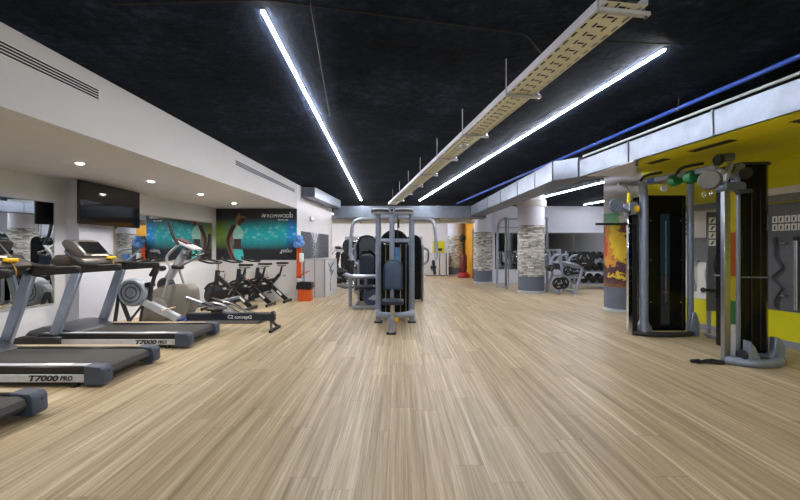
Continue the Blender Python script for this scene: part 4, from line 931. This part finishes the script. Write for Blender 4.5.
for c_ in range(7):
    y = .2 + c_ * .24
    h = MB().box(-.09, -.02, y - .03, y + .03, 1.38, 1.4).build('holder', steel, t, bevel=.003); MB().box(-.09, -.02, y - .03, y + .03, .68, .7).build('holder', steel, t, bevel=.003)
def hang_bar(y, kind, label):
    b = Vector((XR(3.6), 3.6, 0)); a = math.atan(.19); v = b + Matrix.Rotation(a, 3, 'Z') @ Vector((-.06, y, 0))
    t = thing('hanging_bar', label, 'barbell', (v.x, v.y, .52), a, 'bars hanging on the wall rack')
    if kind == 'curl':
        MB().tube(fil([(0, 0, 0), (0, 0, .12), (0, -.09, .26), (0, .05, .4), (0, -.09, .54), (0, 0, .68), (0, 0, .92)], .04), .016, 8).build('bar', charcoal, t)
        MB().cyl((0, 0, .86), (0, 0, .95), .026, 12).build('sleeve', charcoal, t)
    else:
        MB().cyl((0, 0, 0), (0, 0, .94), .027, 12).build('bar', steel, t); MB().lathe([(.03, 0), (.034, .01), (.034, .05), (.03, .06)], 14, (0, 0, .9)).build('sleeve', charcoal, t)
hang_bar(1.74, 'curl', 'black zigzag curl bar hanging on the wall rack'); hang_bar(1.5, 'straight', 'straight steel bar hanging next to the zigzag curl bar')
hang_bar(1.26, 'curl2', 'straight steel bar hanging second from the zigzag curl bar'); hang_bar(1.02, 'straight', 'straight steel bar hanging third from the zigzag curl bar')

# accessory stand with cards
o = Vector((4.53, 5.75, 0)); t = thing('accessory_stand', 'grey accessory stand with exercise cards and hanging straps', 'stand', o, -.1)
MB().box(0, .24, 0, .03, .4, 1.86).build('board', mat('board_grey', '#5d5f63', .45), t, bevel=.006)
for r in range(4):
    for c_ in range(2):
        k = MB().box(.02 + c_ * .105, .115 + c_ * .105, -.004, 0, 1.36 + r * .11, 1.45 + r * .11).build('exercise_card', paper, t, smooth=False)
        MB().bar((.05 + c_ * .105, -.006, 1.38 + r * .11), (.085 + c_ * .105, -.006, 1.43 + r * .11), .004, .02).build('card_figure', ink, k, smooth=False)
for x in (.04, .2): MB().bar((x, .03, .0), (x, .03, .55), .04, .05, (1, 0, 0)).build('leg', silver, t, bevel=.006)
MB().bar((.04, -.28, .04), (.04, .1, .04), .05, .05).build('foot', silver, t, bevel=.008)
MB().bar((.2, -.28, .04), (.2, .1, .04), .05, .05).build('foot', silver, t, bevel=.008)
MB().tube(fil([(.05, -.28, .06), (.06, -.22, .3), (.12, -.12, .45), (.2, -.06, .5)], .15), .035, 10).build('curved_strut', silver, t)
MB().ball((.04, -.3, .045), .045, 14).build('wheel', blackr, t)
for z in (1.22, .98, .8, .62): MB().cyl((.1, -.1, z), (.1, 0, z), .01, 8).build('hook', steel, t)
for nm, lab, pts, r in (('hanging_strap', 'black looped strap hanging on the accessory stand', [(.1, -.08, 1.24), (.04, -.09, 1.1), (.06, -.09, .98), (.14, -.09, .96), (.15, -.08, 1.1), (.11, -.08, 1.22)], .02),
                        ('foam_grip_attachment', 'black foam grip hanging low on the accessory stand', [(-.12, -.1, .72), (.1, -.09, .7), (.16, -.08, .72)], .022)):
    s = thing(nm, lab, 'gym accessory', o, -.1, 'straps on the accessory stand')
    MB().tube(fil(pts, .05), r, 10).build('strap', blackr, s); MB().ball(pts[0], r * 1.7, 10).build('buckle', charcoal, s)

# ------------------------------------------------------------------ free weight area
def plate(c, r, axis, label, th=.045):
    t = thing('weight_plate', label, 'weight plate', c, 0, 'loose weight plates')
    MB().lathe([(.03, -th / 2), (.07, -th / 2), (.08, -th * .3), (r * .78, -th * .3), (r * .82, -th / 2), (r * .97, -th / 2), (r, -th * .3), (r, th * .3), (r * .97, th / 2), (r * .82, th / 2), (r * .78, th * .3), (.08, th * .3), (.07, th / 2), (.03, th / 2)], 28, (0, 0, 0), axis, True).build('disc', blackr, t)
    MB().lathe([(.026, -th * .56), (.045, -th * .56), (.045, th * .56), (.026, th * .56)], 16, (0, 0, 0), axis).build('hub', steel, t)
    for k in range(3):
        a = k * 2.094 + .5; q = Vector((math.cos(a) * r * .55, 0, math.sin(a) * r * .55))
        pts = [q + Vector((-math.sin(a), 0, math.cos(a))) * s * r * .28 + Vector((0, -th * .32, 0)) for s in (-1, 0, 1)]
        MB().tube(pts, .012, 6).build('grip_slot', mat('plate_grey', '#9a9da2', .5), t)
    return t
def bench_station():
    o = Vector((4.95, 11.6, 0)); w = dict(world=o)
    t = thing('plate_loaded_bench', 'silver plate loaded bench frame between the two big columns', 'bench', o)
    for s, d in ((0, 11.4), (1, 12.2)):
        MB().tube(fil([P(574, 295, 11.4) + Vector((0, d - 11.4, 0)), P(583, 267, 11.4) + Vector((0, d - 11.4, 0)), P(562, 262, 11.4) + Vector((0, d - 11.4, 0))], .1), .045, 10).build('frame_leg', silver, t, **w)
        MB().tube([P(557, 294.5, 11.4) + Vector((0, d - 11.4, 0)), P(563, 276, 11.4) + Vector((0, d - 11.4, 0)), P(559, 249, 11.4) + Vector((0, d - 11.4, 0))], .045, 10).build('frame_post', silver, t, **w)
        MB().tube(fil([P(549, 268, 11.4) + Vector((0, d - 11.4, 0)), P(553, 256, 11.4) + Vector((0, d - 11.4, 0)), P(561, 254, 11.4) + Vector((0, d - 11.4, 0))], .12), .035, 10).build('press_arm', silver, t, **w)
        MB().tube(fil([P(567, 265, 11.4) + Vector((0, d - 11.4, 0)), P(571, 256, 11.4) + Vector((0, d - 11.4, 0)), P(580, 255, 11.4) + Vector((0, d - 11.4, 0))], .12), .035, 10).build('press_arm', silver, t, **w)
        MB().bar(P(563, 277.5, 11.4) + Vector((0, d - 11.4, 0)), P(584, 277.5, 11.4) + Vector((0, d - 11.4, 0)), .06, .06).build('rail', silver, t, bevel=.01, **w)
    for px, py in ((559, 250), (582, 268), (575, 292), (558, 292)): MB().bar(P(px, py, 11.4), P(px, py, 11.4) + Vector((0, .8, 0)), .06, .06).build('cross_bar', silver, t, bevel=.01, **w)
    for px, py in ((561, 283), (584, 259), (568, 271)): MB().cyl(P(px, py, 11.15), P(px, py, 11.15) + Vector((0, .35, 0)), .022, 10).build('plate_peg', chrome, t, **w)
    a, b = P(566, 273, 11.8), P(584, 271, 11.8)
    MB().prism(rect_round(a.x, b.x, 11.65, 11.95, .06), 'z', a.z - .04, a.z + .04).build('bench_pad', padedge, t, bevel=.02, **w)
    MB().bar(a + Vector((.25, 0, -.04)), (a.x + .25, 11.8, .3), .06, .06).build('pad_post', silver, t, **w)
    MB().bar(P(556, 264, 11.8), P(566, 273, 11.8) , .3, .07).build('back_pad', padedge, t, bevel=.02, **w)
    g = P(549, 268, 11.2); MB().cyl(g + Vector((0, -.06, 0)), g + Vector((0, .2, 0)), .03, 10).build('hand_grip', blackr, t, **w)
bench_station()
for px, py, d, r, lab in ((584, 259, 11.28, .225, 'large black plate on the upper peg of the bench frame'), (587, 259, 11.36, .225, 'large black plate behind the one on the upper peg'),
                          (558.5, 283.5, 11.2, .175, 'black plate low on the bench frame, outer one of its pair'), (563, 283, 11.28, .175, 'black plate low on the bench frame, inner one of its pair'),
                          (568, 271, 11.25, .14, 'small black plate on the middle peg of the bench frame'), (550.5, 268, 11.3, .1, 'very small black plate on the arm end of the bench frame')):
    plate(P(px, py, d), r, 'y', lab)

# dumbbell rack
RX0, RX1, RY = 5.7, 8.2, 13.3
t = thing('dumbbell_rack', 'three tier grey dumbbell rack in front of the lavender wall mirror', 'rack', (RX0, RY, 0))
for x in (.05, (RX1 - RX0) / 2, RX1 - RX0 - .05):
    MB().bar((x, -.25, .02), (x, .35, .02), .06, .04).build('foot', silver, t, bevel=.006)
    MB().bar((x, -.18, .03), (x, .25, 1.25), .06, .08).build('rack_post', silver, t, bevel=.008)
tiers = ((.22, -.2), (.62, -.06), (1.02, .08))
for z, y in tiers:
    MB().prism([(y - .17, z - .06), (y + .17, z + .06), (y + .17, z + .1), (y + .155, z + .1), (y + .155, z + .066), (y - .155, z - .043), (y - .155, z - .015), (y - .17, z - .015)], 'x', 0, RX1 - RX0).build('shelf_tray', mat('rack_grey', '#777c86', .45), t, bevel=.004)
    MB().box(0, RX1 - RX0, y + .175, y + .19, z + .0, z + .16).build('tier_panel', mat('rack_grey', '#777c86', .45), t, bevel=.004)
def dumbbell():
    t = thing('dumbbell', 'black round dumbbell lying on the three tier rack', 'dumbbell', (0, 0, 0), 0, 'dumbbells on the rack')
    MB().cyl((0, -.08, 0), (0, .08, 0), .016, 10).build('handle', chrome, t)
    for s in (-1, 1): MB().lathe([(.02, -.05), (.092, -.05), (.105, -.035), (.105, .035), (.092, .05), (.02, .05)], 20, (0, s * .12, 0), 'y').build('head', blackr, t)
    return t
db = dumbbell(); first = True; rr = random.Random(11)
for k, (z, y) in enumerate(tiers):
    x = RX0 + .16; i = 0
    while x < RX1 - .1:
        o = db if first else copy_tree(db); first = False
        o['label'] = ['black round dumbbell on the lowest tier of the rack', 'black round dumbbell on the middle tier of the rack', 'black round dumbbell on the top tier of the rack'][k]
        s = 1.15 - .15 * k; o.scale = (s, 1, s); o.location = (x, RY + y, z + .014 + .105 * s); o.rotation_euler.x = math.atan(.35); x += .245 * s; i += 1

# guided barbell rack between the columns
def smith():
    o = Vector((4.3, 14.0, 0)); t = thing('guided_barbell_rack', 'tall grey guided barbell rack behind the stone clad columns', 'rack', o)
    for s in (-1, 1):
        x = s * .7
        MB().bar((x, -.9, .03), (x, .5, .03), .08, .06).build('base_rail', silver, t, bevel=.01)
        MB().tube(fil([(x, .45, .05), (x, .4, 1.9), (x, .2, 2.33), (x, -.7, 2.4)], .25), .045, 10).build('rear_post', silver, t)
        MB().bar((x, -.75, .05), (x, -.75, 2.4), .07, .07, (1, 0, 0)).build('front_post', mat('post_grey', '#6d727c', .4, metal=.3), t, bevel=.008)
        MB().cyl((x - s * .1, -.7, .06), (x - s * .1, -.7, 2.35), .02, 10).build('guide_rod', chrome, t)
        for k in range(5): MB().cyl((x, -.75, .5 + .25 * k), (x, -.87, .5 + .25 * k), .014, 8).build('catch_peg', steel, t)
        MB().tube(fil([(x, .35, 1.0), (x, -.1, 1.25), (x, -.4, 1.2), (x, -.5, .9)], .1), .03, 8).build('side_brace', silver, t)
        MB().lathe([(.03, -.02), (.17, -.02), (.18, 0), (.17, .02), (.03, .02)], 24, (x + s * .15, -.62, 1.1), 'x').build('bar_plate', blackr, t)
    MB().bar((-.7, -.7, 2.36), (.7, -.7, 2.36), .06, .06).build('top_bar', silver, t, bevel=.008)
    MB().bar((-.7, .3, 2.12), (.7, .3, 2.12), .05, .05).build('top_bar', silver, t, bevel=.008)
    MB().cyl((-.95, -.62, 1.1), (.95, -.62, 1.1), .015, 10).build('barbell', chrome, t)
smith()
t = thing('wall_mirror', 'wide mirror on the lavender wall behind the dumbbell rack', 'mirror', (3.75, 15.4, .55), 0, 'wall mirrors')
for k in range(5): MB().box(k * 1.55, k * 1.55 + 1.545, -.012, 0, 0, 1.42).build('mirror_pane', mirror_m, t, smooth=False)
MB().box(-.02, 7.77, -.016, 0, 1.42, 1.45).build('frame', lgrey, t, smooth=False)
MB().box(-.02, 7.77, -.016, 0, -.03, 0).build('frame', lgrey, t, smooth=False)
